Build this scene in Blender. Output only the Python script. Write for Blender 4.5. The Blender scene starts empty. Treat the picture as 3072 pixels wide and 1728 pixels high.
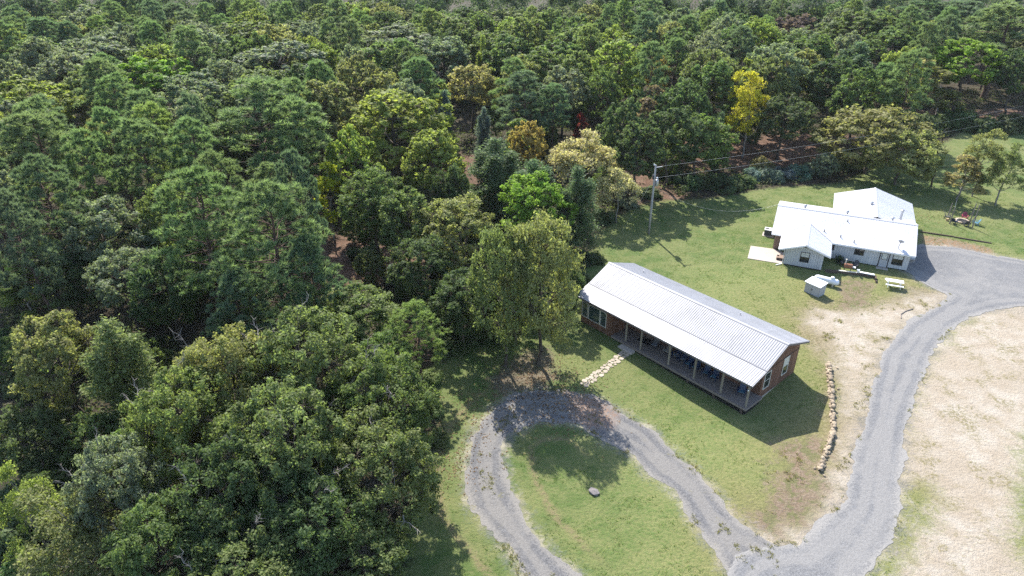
import bpy, bmesh, math, random
import numpy as np
from mathutils import Vector, Matrix, Euler
from mathutils.geometry import tessellate_polygon

scene = bpy.context.scene
COLL = scene.collection
R_ = math.radians
random.seed(5)

# ------------------------------------------------------------------ camera, sky, sun, exposure
CAM_H, PITCH, ROLL = 40.397, 0.5056, -0.0015
cam_d = bpy.data.cameras.new("camera")
cam = bpy.data.objects.new("camera", cam_d)
COLL.objects.link(cam)
cam.location = (0, 0, CAM_H)
cam.rotation_euler = Euler((math.pi/2 - PITCH, 0, 0)).to_matrix().to_4x4().to_euler()
cam_d.sensor_width = 36.0
cam_d.lens = 36.0 * 2067.07 / 3072
cam_d.clip_start, cam_d.clip_end = 0.5, 6000
scene.camera = cam

SUN_AZ, SUN_EL = R_(-73.57), R_(44.0)            # the way the shadows fall, and the sun's height
world = bpy.data.worlds.new("World")
scene.world = world
world.use_nodes = True
wt = world.node_tree
bg = wt.nodes["Background"]
sky = wt.nodes.new("ShaderNodeTexSky")
sky.sky_type = 'NISHITA'
sky.sun_disc = False
sky.sun_elevation = SUN_EL
sky.sun_rotation = math.atan2(-math.cos(SUN_AZ), -math.sin(SUN_AZ))
sky.altitude = 200
sky.air_density, sky.dust_density, sky.ozone_density = 1.0, 1.2, 1.0
wt.links.new(sky.outputs[0], bg.inputs[0])
bg.inputs[1].default_value = 0.15
sun_d = bpy.data.lights.new("sun", 'SUN')
sun_d.energy = 4.6
sun_d.angle = R_(0.53)
sun_d.color = (1.0, 0.955, 0.88)
sun = bpy.data.objects.new("sun", sun_d)
COLL.objects.link(sun)
_d = Vector((math.cos(SUN_AZ)*math.cos(SUN_EL), math.sin(SUN_AZ)*math.cos(SUN_EL), -math.sin(SUN_EL)))
sun.rotation_euler = _d.to_track_quat('-Z', 'Y').to_euler()
sun.location = (-30, 100, 120)

vs = scene.view_settings
vs.view_transform = 'Standard'
vs.look = 'None'
vs.exposure = 1.18
vs.gamma = 1.0
vs.use_curve_mapping = False
cy = scene.cycles
cy.max_bounces = 9
cy.diffuse_bounces = 6
cy.glossy_bounces = 2
cy.transmission_bounces = 6
cy.transparent_max_bounces = 4
cy.caustics_reflective = cy.caustics_refractive = False
cy.use_denoising = False
cy.sample_clamp_indirect = 4.0
cy.sample_clamp_direct = 2.5

# ------------------------------------------------------------------ small helpers
def link(o, parent=None):
    COLL.objects.link(o)
    if parent is not None:
        o.parent = parent
    return o

def tag(o, label=None, cat=None, group=None, kind=None):
    if label: o["label"] = label
    if cat: o["category"] = cat
    if group: o["group"] = group
    if kind: o["kind"] = kind
    return o

def empty(name, loc=(0, 0, 0), rz=0.0, parent=None):
    o = bpy.data.objects.new(name, None)
    o.empty_display_size = 0.3
    o.location = loc
    o.rotation_euler = (0, 0, rz)
    return link(o, parent)

class MB:
    """collects shapes and links them as one mesh object"""
    def __init__(s): s.v, s.f = [], []
    def add(s, vs, fs):
        b = len(s.v); s.v += [tuple(p) for p in vs]; s.f += [tuple(b+i for i in f) for f in fs]; return s
    def box(s, x0, x1, y0, y1, z0, z1, M=None):
        vs = [(x0,y0,z0),(x1,y0,z0),(x1,y1,z0),(x0,y1,z0),(x0,y0,z1),(x1,y0,z1),(x1,y1,z1),(x0,y1,z1)]
        if M is not None: vs = [tuple(M @ Vector(p)) for p in vs]
        return s.add(vs, [(3,2,1,0),(4,5,6,7),(0,1,5,4),(1,2,6,5),(2,3,7,6),(3,0,4,7)])
    def bar(s, a, b, w, h=None, n=4, up=(0,0,1), taper=1.0):
        """a bar of n sides from a to b"""
        a, b = Vector(a), Vector(b); h = h or w
        d = (b-a).normalized(); u = Vector(up)
        if abs(d.dot(u)) > .95: u = Vector((1,0,0))
        x = d.cross(u).normalized(); y = x.cross(d)
        vs = []
        for e, p in enumerate((a, b)):
            k = taper if e else 1.0
            for i in range(n):
                t = 2*math.pi*(i+.5)/n; c = 1/math.cos(math.pi/n)
                vs.append(p + x*math.cos(t)*w/2*c*k + y*math.sin(t)*h/2*c*k)
        fs = [(i, (i+1) % n, n+(i+1) % n, n+i) for i in range(n)] + [tuple(range(n-1,-1,-1)), tuple(range(n, 2*n))]
        return s.add(vs, fs)
    def lathe(s, prof, n=12, M=None):
        vs, fs = [], []
        for r, z in prof:
            for i in range(n):
                t = 2*math.pi*i/n; vs.append((r*math.cos(t), r*math.sin(t), z))
        for k in range(len(prof)-1):
            for i in range(n):
                fs.append((k*n+i, k*n+(i+1) % n, (k+1)*n+(i+1) % n, (k+1)*n+i))
        fs += [tuple(range(n-1,-1,-1)), tuple(range((len(prof)-1)*n, len(prof)*n))]
        if M is not None: vs = [tuple(M @ Vector(p)) for p in vs]
        return s.add(vs, fs)
    def poly(s, pts, z0, z1):
        n = len(pts); vs = [(x,y,z0) for x,y in pts] + [(x,y,z1) for x,y in pts]
        return s.add(vs, [tuple(range(n-1,-1,-1)), tuple(range(n, 2*n))] + [(i,(i+1) % n, n+(i+1) % n, n+i) for i in range(n)])
    def mesh(s, name, m, smooth=False):
        me = bpy.data.meshes.new(name); me.from_pydata(s.v, [], s.f); me.materials.append(m)
        if smooth: me.polygons.foreach_set("use_smooth", [True]*len(me.polygons))
        me.update(); return me
    def build(s, name, m, parent=None, loc=(0,0,0), rot=(0,0,0), smooth=False, bevel=0):
        me = s.mesh(name, m, smooth)
        if bevel:
            b = bmesh.new(); b.from_mesh(me)
            bmesh.ops.bevel(b, geom=b.edges[:], offset=bevel, segments=1, affect='EDGES')
            b.to_mesh(me); b.free()
        o = bpy.data.objects.new(name, me); o.location = loc; o.rotation_euler = rot
        return link(o, parent)

def put(name, me, parent=None, loc=(0,0,0), rot=(0,0,0)):
    o = bpy.data.objects.new(name, me); o.location = loc; o.rotation_euler = rot
    return link(o, parent)

def mesh_np(name, V, F, m, attrs=None):
    """V (n,3), F (k,3 or 4); attrs {name: per-face floats}"""
    V = np.ascontiguousarray(V, np.float32); F = np.ascontiguousarray(F, np.int32)
    me = bpy.data.meshes.new(name); k = F.shape[1]
    me.vertices.add(len(V)); me.vertices.foreach_set("co", V.ravel())
    me.loops.add(F.size); me.loops.foreach_set("vertex_index", F.ravel())
    me.polygons.add(len(F))
    me.polygons.foreach_set("loop_start", np.arange(0, F.size, k, dtype=np.int32))
    me.polygons.foreach_set("loop_total", np.full(len(F), k, np.int32))
    for an, (dom, val) in (attrs or {}).items():
        at = me.attributes.new(an, 'FLOAT', dom); at.data.foreach_set("value", np.ascontiguousarray(val, np.float32))
    me.materials.append(m); me.update(); me.validate()
    return me

# value noise on a lattice, vectorised
_lat = np.random.RandomState(3).rand(256, 256)
def vnoise(x, y):
    x = np.asarray(x, float); y = np.asarray(y, float)
    xi = np.floor(x).astype(int); yi = np.floor(y).astype(int); fx = x-xi; fy = y-yi
    fx = fx*fx*(3-2*fx); fy = fy*fy*(3-2*fy)
    g = lambda a, b: _lat[a & 255, b & 255]
    return (g(xi,yi)*(1-fx)+g(xi+1,yi)*fx)*(1-fy) + (g(xi,yi+1)*(1-fx)+g(xi+1,yi+1)*fx)*fy
def fbm(x, y, s=1.0, o=4):
    r = 0; a = .5; x = np.asarray(x, float)*s+17.3; y = np.asarray(y, float)*s+5.1
    for _ in range(o):
        r = r + a*vnoise(x, y); x = x*2.03+11.7; y = y*2.03+3.1; a *= .5
    return r

def sstep(a, b, x):
    t = np.clip((x-a)/(b-a), 0, 1); return t*t*(3-2*t)

# frames of the two buildings
LX, LY, LYAW, LL = 10.9245, 69.1907, -0.8550, 21.98
HX, HY, HYAW, HL, HZ = 36.495, 88.168, -0.4141, 17.07, 0.19
def loc_l(x, y):
    c, s = math.cos(LYAW), math.sin(LYAW); return c*(x-LX)+s*(y-LY), -s*(x-LX)+c*(y-LY)
def loc_h(x, y):
    c, s = math.cos(HYAW), math.sin(HYAW); return c*(x-HX)+s*(y-HY), -s*(x-HX)+c*(y-HY)
def hw(u, v):
    c, s = math.cos(HYAW), math.sin(HYAW); return HX+c*u-s*v, HY+s*u+c*v
def lw(u, v):
    c, s = math.cos(LYAW), math.sin(LYAW); return LX+c*u-s*v, LY+s*u+c*v

def hz(x, y):
    """height of the ground"""
    x = np.asarray(x, float); y = np.asarray(y, float)
    u, v = loc_h(x, y)
    soft = 1 - sstep(7.0, 7.6, u)*(1-sstep(12.9, 13.4, u))
    edge0 = -9.15 - 2.6*soft
    pl = sstep(edge0, edge0+.3+2.2*soft, v)*sstep(-9, -3, u)
    z = HZ*pl
    lu, lv = loc_l(x, y)                              # the lawn falls a little below the porch
    z = z - .48*sstep(5, 20, lu)*sstep(-15, -7.5, lv)*(1-sstep(-4.0, 1.5, lv))*(1-sstep(23, 31, lu))
    far = sstep(20, 60, np.hypot(x-25, y-62))
    return z + (fbm(x, y, .07)-.47)*(.10+.8*far) + (fbm(x, y, .35, 3)-.44)*.07

def gz(x, y): return float(hz(x, y))

def sd_poly(X, Y, P):
    """signed distance to a polygon, positive inside"""
    X = np.asarray(X, float); Y = np.asarray(Y, float)
    d = np.full(X.shape, 1e9); ins = np.zeros(X.shape, bool); n = len(P)
    for i in range(n):
        ax, ay = P[i]; bx, by = P[(i+1) % n]; ex, ey = bx-ax, by-ay
        t = np.clip(((X-ax)*ex+(Y-ay)*ey)/(ex*ex+ey*ey+1e-12), 0, 1)
        d = np.minimum(d, np.hypot(X-ax-t*ex, Y-ay-t*ey))
        if ay != by:
            c = ((ay > Y) != (by > Y)) & (X < ex*(Y-ay)/(by-ay)+ax); ins ^= c
    return np.where(ins, d, -d)

# ------------------------------------------------------------------ materials
class G:
    """a node graph written as function calls"""
    def __init__(s, name):
        s.m = bpy.data.materials.new(name); s.m.use_nodes = True; s.t = s.m.node_tree; s.t.nodes.clear()
        s.out = s.n("ShaderNodeOutputMaterial")
    def n(s, typ, ins=None, **kw):
        nd = s.t.nodes.new(typ)
        for k, v in kw.items(): setattr(nd, k, v)
        for k, v in (ins or {}).items(): s.set(nd.inputs[k], v)
        return nd
    def set(s, sock, v):
        if isinstance(v, bpy.types.NodeSocket): s.t.links.new(v, sock)
        elif isinstance(v, (tuple, list)) and len(v) == 3 and sock.type == 'RGBA': sock.default_value = (*v, 1)
        else: sock.default_value = v
    def pos(s): return s.n("ShaderNodeNewGeometry").outputs["Position"]
    def obj(s): return s.n("ShaderNodeTexCoord").outputs["Object"]
    def noise(s, vec, scale, detail=3, rough=.55, dist=0):
        return s.n("ShaderNodeTexNoise", {"Vector": vec, "Scale": scale, "Detail": detail, "Roughness": rough, "Distortion": dist}).outputs["Fac"]
    def vor(s, vec, scale, out="Color"):
        return s.n("ShaderNodeTexVoronoi", {"Vector": vec, "Scale": scale}).outputs[out]
    def mix(s, f, a, b, mode='MIX'):
        nd = s.n("ShaderNodeMix", data_type='RGBA', blend_type=mode); i = nd.inputs
        s.set(i[0], f); s.set(i[6], a); s.set(i[7], b); return nd.outputs[2]
    def math(s, op, a, b=0.0, clamp=False):
        nd = s.n("ShaderNodeMath", operation=op, use_clamp=clamp); s.set(nd.inputs[0], a); s.set(nd.inputs[1], b); return nd.outputs[0]
    def step(s, x, a, b):
        nd = s.n("ShaderNodeMapRange", {0: x, 1: a, 2: b, 3: 0.0, 4: 1.0}, interpolation_type='SMOOTHSTEP'); return nd.outputs[0]
    def attr(s, name): return s.n("ShaderNodeAttribute", attribute_name=name).outputs["Fac"]
    def scale(s, vec, k): 
        nd = s.n("ShaderNodeMapping"); s.set(nd.inputs[0], vec); nd.inputs["Scale"].default_value = k; return nd.outputs[0]
    def bump(s, h, strength=.5, dist=.05):
        return s.n("ShaderNodeBump", {"Height": h, "Strength": strength, "Distance": dist}).outputs[0]
    def bsdf(s, col, rough=.8, metal=0.0, spec=.3, normal=None):
        ins = {"Base Color": col, "Roughness": rough, "Metallic": metal, "Specular IOR Level": spec}
        if normal is not None: ins["Normal"] = normal
        return s.n("ShaderNodeBsdfPrincipled", ins).outputs[0]
    def done(s, sh): s.t.links.new(sh, s.out.inputs[0]); return s.m

def simple(name, col, rough=.6, metal=0.0, spec=.4, var=.18, scale=3.0, per=.12, bump=0.0, dirt=None):
    """a painted or natural surface: mottled in the large and the small, and a little different from piece to piece"""
    g = G(name); p = g.obj()
    a = g.noise(p, scale, 4); b = g.noise(p, scale*9, 3)
    rnd = g.n("ShaderNodeObjectInfo").outputs["Random"]
    k = g.math('ADD', g.math('MULTIPLY', a, var), g.math('MULTIPLY', b, var*.7))
    k = g.math('ADD', k, g.math('MULTIPLY', rnd, per)); k = g.math('ADD', k, 1-var*.85-per*.5)
    nd = g.n("ShaderNodeVectorMath", operation='SCALE'); g.set(nd.inputs[0], tuple(col)); g.set(nd.inputs["Scale"], k)
    c = nd.outputs[0]
    if dirt: c = g.mix(g.step(g.noise(p, scale*1.7, 5, .65), .55, .75), c, dirt)
    nrm = g.bump(b, bump, .02) if bump else None
    return g.done(g.bsdf(c, rough, metal, spec, nrm))

def leaf_mat(name, trans=.52, tcol=(1.12, 1.22, .68), rough=.6, spec=.14):
    g = G(name)
    oi = g.n("ShaderNodeObjectInfo")
    t = g.attr("tint"); w = g.attr("warm")
    k = g.math('ADD', g.math('MULTIPLY', t, .85), .58)
    nd = g.n("ShaderNodeVectorMath", operation='SCALE'); g.set(nd.inputs[0], oi.outputs["Color"]); g.set(nd.inputs["Scale"], k)
    hs = g.n("ShaderNodeHueSaturation", {"Hue": g.math('ADD', g.math('MULTIPLY', w, -.020), .509), "Saturation": 1.0, "Value": 1.0, "Color": nd.outputs[0]})
    c = hs.outputs[0]
    b = g.bsdf(c, rough, 0, spec)
    tc = g.mix(1.0, c, tcol, 'MULTIPLY')
    tr = g.n("ShaderNodeBsdfTranslucent", {"Color": tc}).outputs[0]
    mx = g.n("ShaderNodeMixShader", {0: trans, 1: b, 2: tr}).outputs[0]
    return g.done(mx)

M = {}
M['leaf'] = leaf_mat('leaf')
M['needle'] = leaf_mat('needle', .46, (1.08, 1.2, .75), .6, .16)
def bark_mat(name, a, b):
    g = G(name); p = g.obj()
    n = g.noise(g.scale(p, (6, 6, 1.2)), 1.6, 5, .65)
    return g.done(g.bsdf(g.mix(g.step(n, .35, .68), a, b), .9, 0, .2, g.bump(n, .8, .05)))
M['bark'] = bark_mat('bark', (.045,.036,.03), (.15,.125,.10))
M['pine_bark'] = bark_mat('pine_bark', (.05,.035,.028), (.16,.10,.075))
M['grey_bark'] = bark_mat('grey_bark', (.14,.125,.11), (.34,.31,.28))
def steel_roof(name, col, rough, metal):
    g = G(name); w = g.pos(); p = g.obj()
    st = g.noise(g.scale(p, (9, .5, 1)), 1.0, 4, .6); big = g.noise(w, .35, 5, .65); fine = g.noise(w, 3.0, 4, .7)
    rnd = g.n("ShaderNodeObjectInfo").outputs["Random"]
    k = g.math('ADD', .80, g.math('ADD', g.math('MULTIPLY', st, .14), g.math('ADD', g.math('MULTIPLY', big, .16), g.math('MULTIPLY', rnd, .07))))
    nd = g.n("ShaderNodeVectorMath", operation='SCALE'); g.set(nd.inputs[0], col); g.set(nd.inputs["Scale"], k)
    c = g.mix(g.math('MULTIPLY', g.step(g.math('ADD', big, g.math('MULTIPLY', fine, .4)), .72, .92), .5), nd.outputs[0], tuple(x*.62 for x in col))
    r = g.math('ADD', rough-.06, g.math('MULTIPLY', big, .14))
    return g.done(g.bsdf(c, r, metal, .5))
M['roof_steel'] = steel_roof('roof_steel', (.315,.315,.335), .52, .12)
M['roof_cap'] = simple('roof_cap', (.44,.44,.46), .55, 0, .4, .06)
M['flashing'] = simple('flashing', (.20,.20,.215), .6, .1)
M['roof_white'] = steel_roof('roof_white', (.56,.56,.585), .48, 0)
M['trim_white'] = simple('trim_white', (.78,.78,.78), .5, 0, .4, .06)
M['fascia'] = simple('fascia', (.13,.12,.12), .6)
M['red_board'] = simple('red_board', (.165,.088,.060), .75, 0, .25, .16, 2.2, .45, .2)
M['red_dark'] = simple('red_dark', (.045,.025,.02), .85)
M['grey_board'] = simple('grey_board', (.50,.50,.505), .7, 0, .3, .10, 1.5, .10)
M['grey_joint'] = simple('grey_joint', (.27,.27,.275), .8)
M['tan_board'] = simple('tan_board', (.24,.17,.13), .75, 0, .3, .2, 1.5, .12)
M['brown_trim'] = simple('brown_trim', (.035,.028,.03), .55)
M['pale_trim'] = simple('pale_trim', (.62,.58,.50), .6)
M['post_wood'] = simple('post_wood', (.27,.235,.19), .75, 0, .25, .3, 4, .2, .3)
M['deck_wood'] = simple('deck_wood', (.23,.19,.165), .85, 0, .2, .35, 3, .25, .3)
M['weather_wood'] = simple('weather_wood', (.22,.185,.16), .9, 0, .15, .4, 4, .3, .5)
M['tie_wood'] = simple('tie_wood', (.10,.075,.062), .9, 0, .15, .4, 3, .35, .5)
M['concrete'] = simple('concrete', (.42,.37,.32), .9, 0, .2, .22, 1.2, .1, .2, (.36,.31,.27))
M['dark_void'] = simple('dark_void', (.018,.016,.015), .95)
M['black_mat'] = simple('black_mat', (.02,.02,.022), .85)
M['steel'] = simple('steel', (.42,.43,.45), .4, .6, .5)
M['dark_steel'] = simple('dark_steel', (.07,.07,.075), .5, .3)
M['grey_plastic'] = simple('grey_plastic', (.40,.40,.415), .55, 0, .4, .08)
M['white_paint'] = simple('white_paint', (.80,.80,.80), .4, 0, .5, .05)
M['tank_paint'] = simple('tank_paint', (.74,.75,.78), .35, 0, .5, .08, 1.5, 0, 0, (.62,.60,.58))
M['pole_wood'] = simple('pole_wood', (.36,.34,.33), .85, 0, .2, .35, 5, .1, .4)
M['wire'] = simple('wire', (.42,.44,.44), .4, .5)
M['rust_steel'] = simple('rust_steel', (.26,.12,.07), .7, .2, .3, .5, 5)
M['blue_plastic'] = simple('blue_plastic', (.014,.032,.085), .45, 0, .45)
M['blue_pale'] = simple('blue_pale', (.10,.22,.30), .45, 0, .45)
M['red_plastic'] = simple('red_plastic', (.26,.03,.065), .45, 0, .45)
M['dark_plastic'] = simple('dark_plastic', (.085,.085,.09), .5)
M['cushion'] = simple('cushion', (.30,.34,.38), .9, 0, .2, .5, 14)
M['wood_stump'] = simple('wood_stump', (.38,.27,.15), .85)
M['path_stone'] = simple('path_stone', (.37,.315,.25), .9, 0, .2, .3, 5, .4, .4)
M['wall_stone'] = simple('wall_stone', (.31,.25,.18), .92, 0, .2, .35, 4, .5, .6, (.20,.15,.11))
M['fire_stone'] = simple('fire_stone', (.46,.37,.28), .92, 0, .2, .3, 6, .4, .5)
M['grey_stone'] = simple('grey_stone', (.19,.17,.165), .9, 0, .2, .5, 6, 0, .6, (.33,.30,.28))
M['ash'] = simple('ash', (.03,.027,.025), .95)
def glass_mat(name, tint, k=.92):
    g = G(name); p = g.obj(); n = g.noise(p, 1.3, 3)
    return g.done(g.bsdf(g.mix(g.step(n, .35, .7), tint, tuple(c*.55 for c in tint)), .06, 0, .6))
M['glass_dark'] = glass_mat('glass_dark', (.022,.028,.03))
M['glass_green'] = glass_mat('glass_green', (.045,.075,.08))
M['blind'] = simple('blind', (.55,.55,.52), .35, 0, .5, .1, 6)

def ground_mat():
    g = G('ground'); p = g.pos()
    big = g.noise(p, .10, 4); mid = g.noise(p, .55, 5, .6); fine = g.noise(p, 3.5, 5, .65); tiny = g.noise(p, 16, 4, .7)
    streak = g.noise(g.scale(p, (.5, 2.6, 1)), 1.6, 5, .65)
    gr = g.mix(g.step(mid, .40, .60), (.092,.150,.040), (.165,.195,.070))
    gr = g.mix(g.math('MULTIPLY', g.step(big, .42, .66), .75), gr, (.20,.21,.085))
    gr = g.mix(g.math('MULTIPLY', g.step(streak, .50, .72), .55), gr, (.225,.21,.10))
    gr = g.mix(g.math('MULTIPLY', g.step(fine, .52, .70), .55), gr, (.085,.130,.034))
    gr = g.mix(g.math('MULTIPLY', g.step(g.noise(p, .9, 6, .7), .64, .74), .7), gr, (.31,.245,.15))
    gr = g.mix(g.math('MULTIPLY', g.step(tiny, .45, .75), .5), gr, (.075,.10,.032))
    wide = g.step(g.math('ADD', g.attr('sand_left'), g.math('MULTIPLY', g.math('SUBTRACT', big, .5), 26.0)), -26.0, -8.0)
    gr = g.mix(g.math('MULTIPLY', wide, .45), gr, g.mix(g.step(fine, .38, .64), (.315,.305,.125), (.165,.225,.068)))
    dry = g.step(g.math('ADD', g.attr('sand_left'), g.math('MULTIPLY', g.math('SUBTRACT', big, .5), 12.0)), -9.0, .5)
    gr = g.mix(g.math('MULTIPLY', dry, .8), gr, g.mix(g.step(fine, .38, .64), (.275,.245,.110), (.175,.155,.06)))
    dry2 = g.step(g.math('ADD', g.attr('sand_left'), g.math('MULTIPLY', g.math('SUBTRACT', mid, .5), 8.0)), -3.5, 1.0)
    gr = g.mix(g.math('MULTIPLY', dry2, .75), gr, g.mix(g.step(fine, .40, .60), (.34,.275,.20), (.20,.15,.095)))
    sx = g.n('ShaderNodeSeparateXYZ'); g.set(sx.inputs[0], p)
    wear = g.math('SUBTRACT', 1.0, g.step(g.math('ABSOLUTE', g.math('ADD', g.attr('spill'), g.math('ADD', 2.0, g.math('MULTIPLY', g.math('SUBTRACT', mid, .5), 1.2)))), .05, .55))
    wear = g.math('MULTIPLY', wear, g.math('SUBTRACT', 1.0, g.step(sx.outputs[0], 4.0, 8.0)))
    gr = g.mix(g.math('MULTIPLY', g.math('MULTIPLY', wear, g.step(fine, .36, .58)), .7), gr, (.26,.20,.115))
    def zone(name, amp_mid, amp_fine, w, seed):
        a = g.attr(name)
        nm = g.noise(g.scale(p, (1, 1, 1)), .33+seed*.05, 4, .6); 
        a = g.math('ADD', a, g.math('MULTIPLY', g.math('SUBTRACT', nm, .5), amp_mid))
        a = g.math('ADD', a, g.math('MULTIPLY', g.math('SUBTRACT', fine, .5), amp_fine))
        a = g.math('ADD', a, g.math('MULTIPLY', g.math('SUBTRACT', tiny, .5), amp_fine*.5))
        return g.step(a, -w, w)
    sandc = g.mix(g.step(mid, .35, .68), (.42,.355,.275), (.50,.448,.375))
    sandc = g.mix(g.math('MULTIPLY', g.step(big, .48, .62), .6), sandc, (.40,.335,.255))
    sandc = g.mix(g.math('MULTIPLY', g.step(streak, .52, .7), .45), sandc, (.32,.265,.18))
    sandc = g.mix(g.math('MULTIPLY', g.step(tiny, .46, .70), .5), sandc, (.25,.195,.145))
    weeds = g.math('MULTIPLY', g.step(g.noise(p, .28, 8, .75), .50, .60), g.step(fine, .42, .58))
    sandw = g.mix(g.math('MULTIPLY', weeds, .75), sandc, (.20,.175,.07))
    dirtc = g.mix(g.step(fine, .4, .65), (.215,.155,.108), (.30,.235,.17))
    dirtc = g.mix(g.step(tiny, .50, .66), dirtc, (.12,.085,.06))
    dirtc = g.mix(g.math('MULTIPLY', g.step(g.noise(p, .9, 5, .7), .46, .58), .85), dirtc, (.15,.155,.065))
    red = g.step(g.math('ADD', g.attr('red'), g.math('MULTIPLY', g.math('SUBTRACT', mid, .5), 8.0)), -2.5, 2.0)
    lit = g.mix(red, g.mix(g.step(mid, .35, .7), (.050,.042,.028), (.085,.070,.044)), g.mix(g.step(mid, .35, .7), (.155,.088,.060), (.26,.165,.118)))
    lit = g.mix(g.step(fine, .48, .66), lit, (.045,.034,.022))
    lit = g.mix(g.math('MULTIPLY', g.step(tiny, .55, .72), .45), lit, (.22,.16,.11))
    lit = g.mix(g.math('MULTIPLY', g.step(g.noise(p, .4, 6, .7), .55, .66), .7), lit, (.07,.085,.03))
    grav = g.mix(g.step(tiny, .4, .62), (.16,.158,.155), (.25,.24,.23))
    c = gr
    c = g.mix(g.math('MULTIPLY', zone('bank', 3.2, 3.0, .5, 0), .85), c, dirtc)
    c = g.mix(zone('sand_left', 6.0, 5.0, 1.8, 1), c, sandw)
    c = g.mix(zone('dirt', 6.0, 5.0, 1.4, 2), c, dirtc)
    c = g.mix(zone('sand_right', 4.0, 4.5, 1.4, 3), c, sandw)
    c = g.mix(g.math('MULTIPLY', zone('leafy', 1.2, 2.5, .6, 4), .9), c, g.mix(g.step(fine, .4, .62), (.30,.175,.105), (.24,.20,.15)))
    c = g.mix(g.math('MULTIPLY', zone('litter', 3.0, 3.4, .6, 5), .8), c, g.mix(g.step(fine, .4, .65), (.24,.19,.15), (.13,.095,.065)))
    c = g.mix(g.math('MULTIPLY', zone('spill', 2.2, 3.2, .8, 6), .75), c, g.mix(g.step(mid, .4, .6), grav, sandc))
    c = g.mix(zone('forest', 2.5, 2.0, .8, 7), c, lit)
    blot = g.math('ADD', .63, g.math('ADD', g.math('MULTIPLY', g.noise(p, 1.7, 6, .72), .22), g.math('MULTIPLY', g.noise(p, 7.0, 4, .7), .20)))
    nd = g.n("ShaderNodeVectorMath", operation='SCALE'); g.set(nd.inputs[0], c); g.set(nd.inputs["Scale"], blot); c = nd.outputs[0]
    h = g.math('ADD', g.math('MULTIPLY', tiny, .6), g.math('MULTIPLY', fine, 1.0))
    return g.done(g.bsdf(c, .95, 0, .15, g.bump(h, .9, .16)))

def gravel_mat(name, a, b, dust, dust_amt, patch=None):
    g = G(name); p = g.pos()
    cell = g.vor(p, 13.0); sep = g.n("ShaderNodeSeparateColor"); g.set(sep.inputs[0], cell)
    mid = g.noise(p, .5, 5, .65); fine = g.noise(p, 4.5, 5, .7); big = g.noise(p, .13, 4)
    c = g.mix(sep.outputs[0], a, b)
    c = g.mix(g.math('MULTIPLY', g.step(fine, .45, .7), .5), c, tuple(x*.72 for x in a))
    sd = g.attr('sd')
    trk = g.math('SUBTRACT', 1.0, g.step(g.math('ABSOLUTE', g.math('SUBTRACT', sd, 1.35)), .15, .55))
    d = g.math('ADD', g.math('MULTIPLY', trk, .34), g.math('SUBTRACT', mid, .42))
    d = g.math('ADD', d, g.math('MULTIPLY', g.math('SUBTRACT', big, .5), 1.0))
    c = g.mix(g.math('MULTIPLY', g.step(d, -.05, .34), dust_amt), c, dust)
    edge = g.math('SUBTRACT', 1.0, g.step(g.math('ADD', sd, g.math('MULTIPLY', g.math('SUBTRACT', fine, .5), 1.6)), .0, .65))
    c = g.mix(g.math('MULTIPLY', edge, .7), c, dust)
    if patch:
        c = g.mix(g.math('MULTIPLY', g.step(g.noise(p, .8, 6, .7), .60, .70), g.step(fine, .40, .6)), c, patch)
        c = g.mix(g.math('MULTIPLY', g.step(g.attr('leafy'), -.6, .9), g.step(fine, .36, .6)), c, (.26,.17,.12))
    hgt = g.math('ADD', g.math('MULTIPLY', sep.outputs[1], .6), fine)
    return g.done(g.bsdf(c, .95, 0, .15, g.bump(hgt, .7, .07)))
M['ground'] = ground_mat()
M['gravel_new'] = gravel_mat('gravel_new', (.135,.135,.139), (.200,.200,.204), (.275,.262,.245), .42)
M['gravel_old'] = gravel_mat('gravel_old', (.098,.097,.101), (.178,.175,.175), (.245,.228,.205), .5, (.185,.17,.085))
COL = {'gray': (0.235, 0.262, 0.168), 'olive': (0.2, 0.24, 0.095), 'green': (0.158, 0.21, 0.078), 'dark': (0.115, 0.155, 0.068), 'bright': (0.22, 0.32, 0.06), 'ygreen': (0.27, 0.315, 0.085), 'yellow': (0.48, 0.46, 0.05), 'pale': (0.36, 0.31, 0.13), 'straw': (0.36, 0.32, 0.15), 'beige': (0.46, 0.42, 0.24), 'orange': (0.36, 0.28, 0.1), 'orolive': (0.275, 0.28, 0.12), 'rust': (0.23, 0.18, 0.12), 'purple': (0.21, 0.145, 0.135), 'red': (0.3, 0.06, 0.06), 'pine': (0.19, 0.245, 0.115), 'pineb': (0.155, 0.208, 0.122), 'pinel': (0.225, 0.285, 0.105), 'cedar': (0.15, 0.205, 0.105), 'cedary': (0.215, 0.24, 0.1), 'bluegreen': (0.165, 0.22, 0.185), 'bare': (0.2, 0.17, 0.15)}
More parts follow.
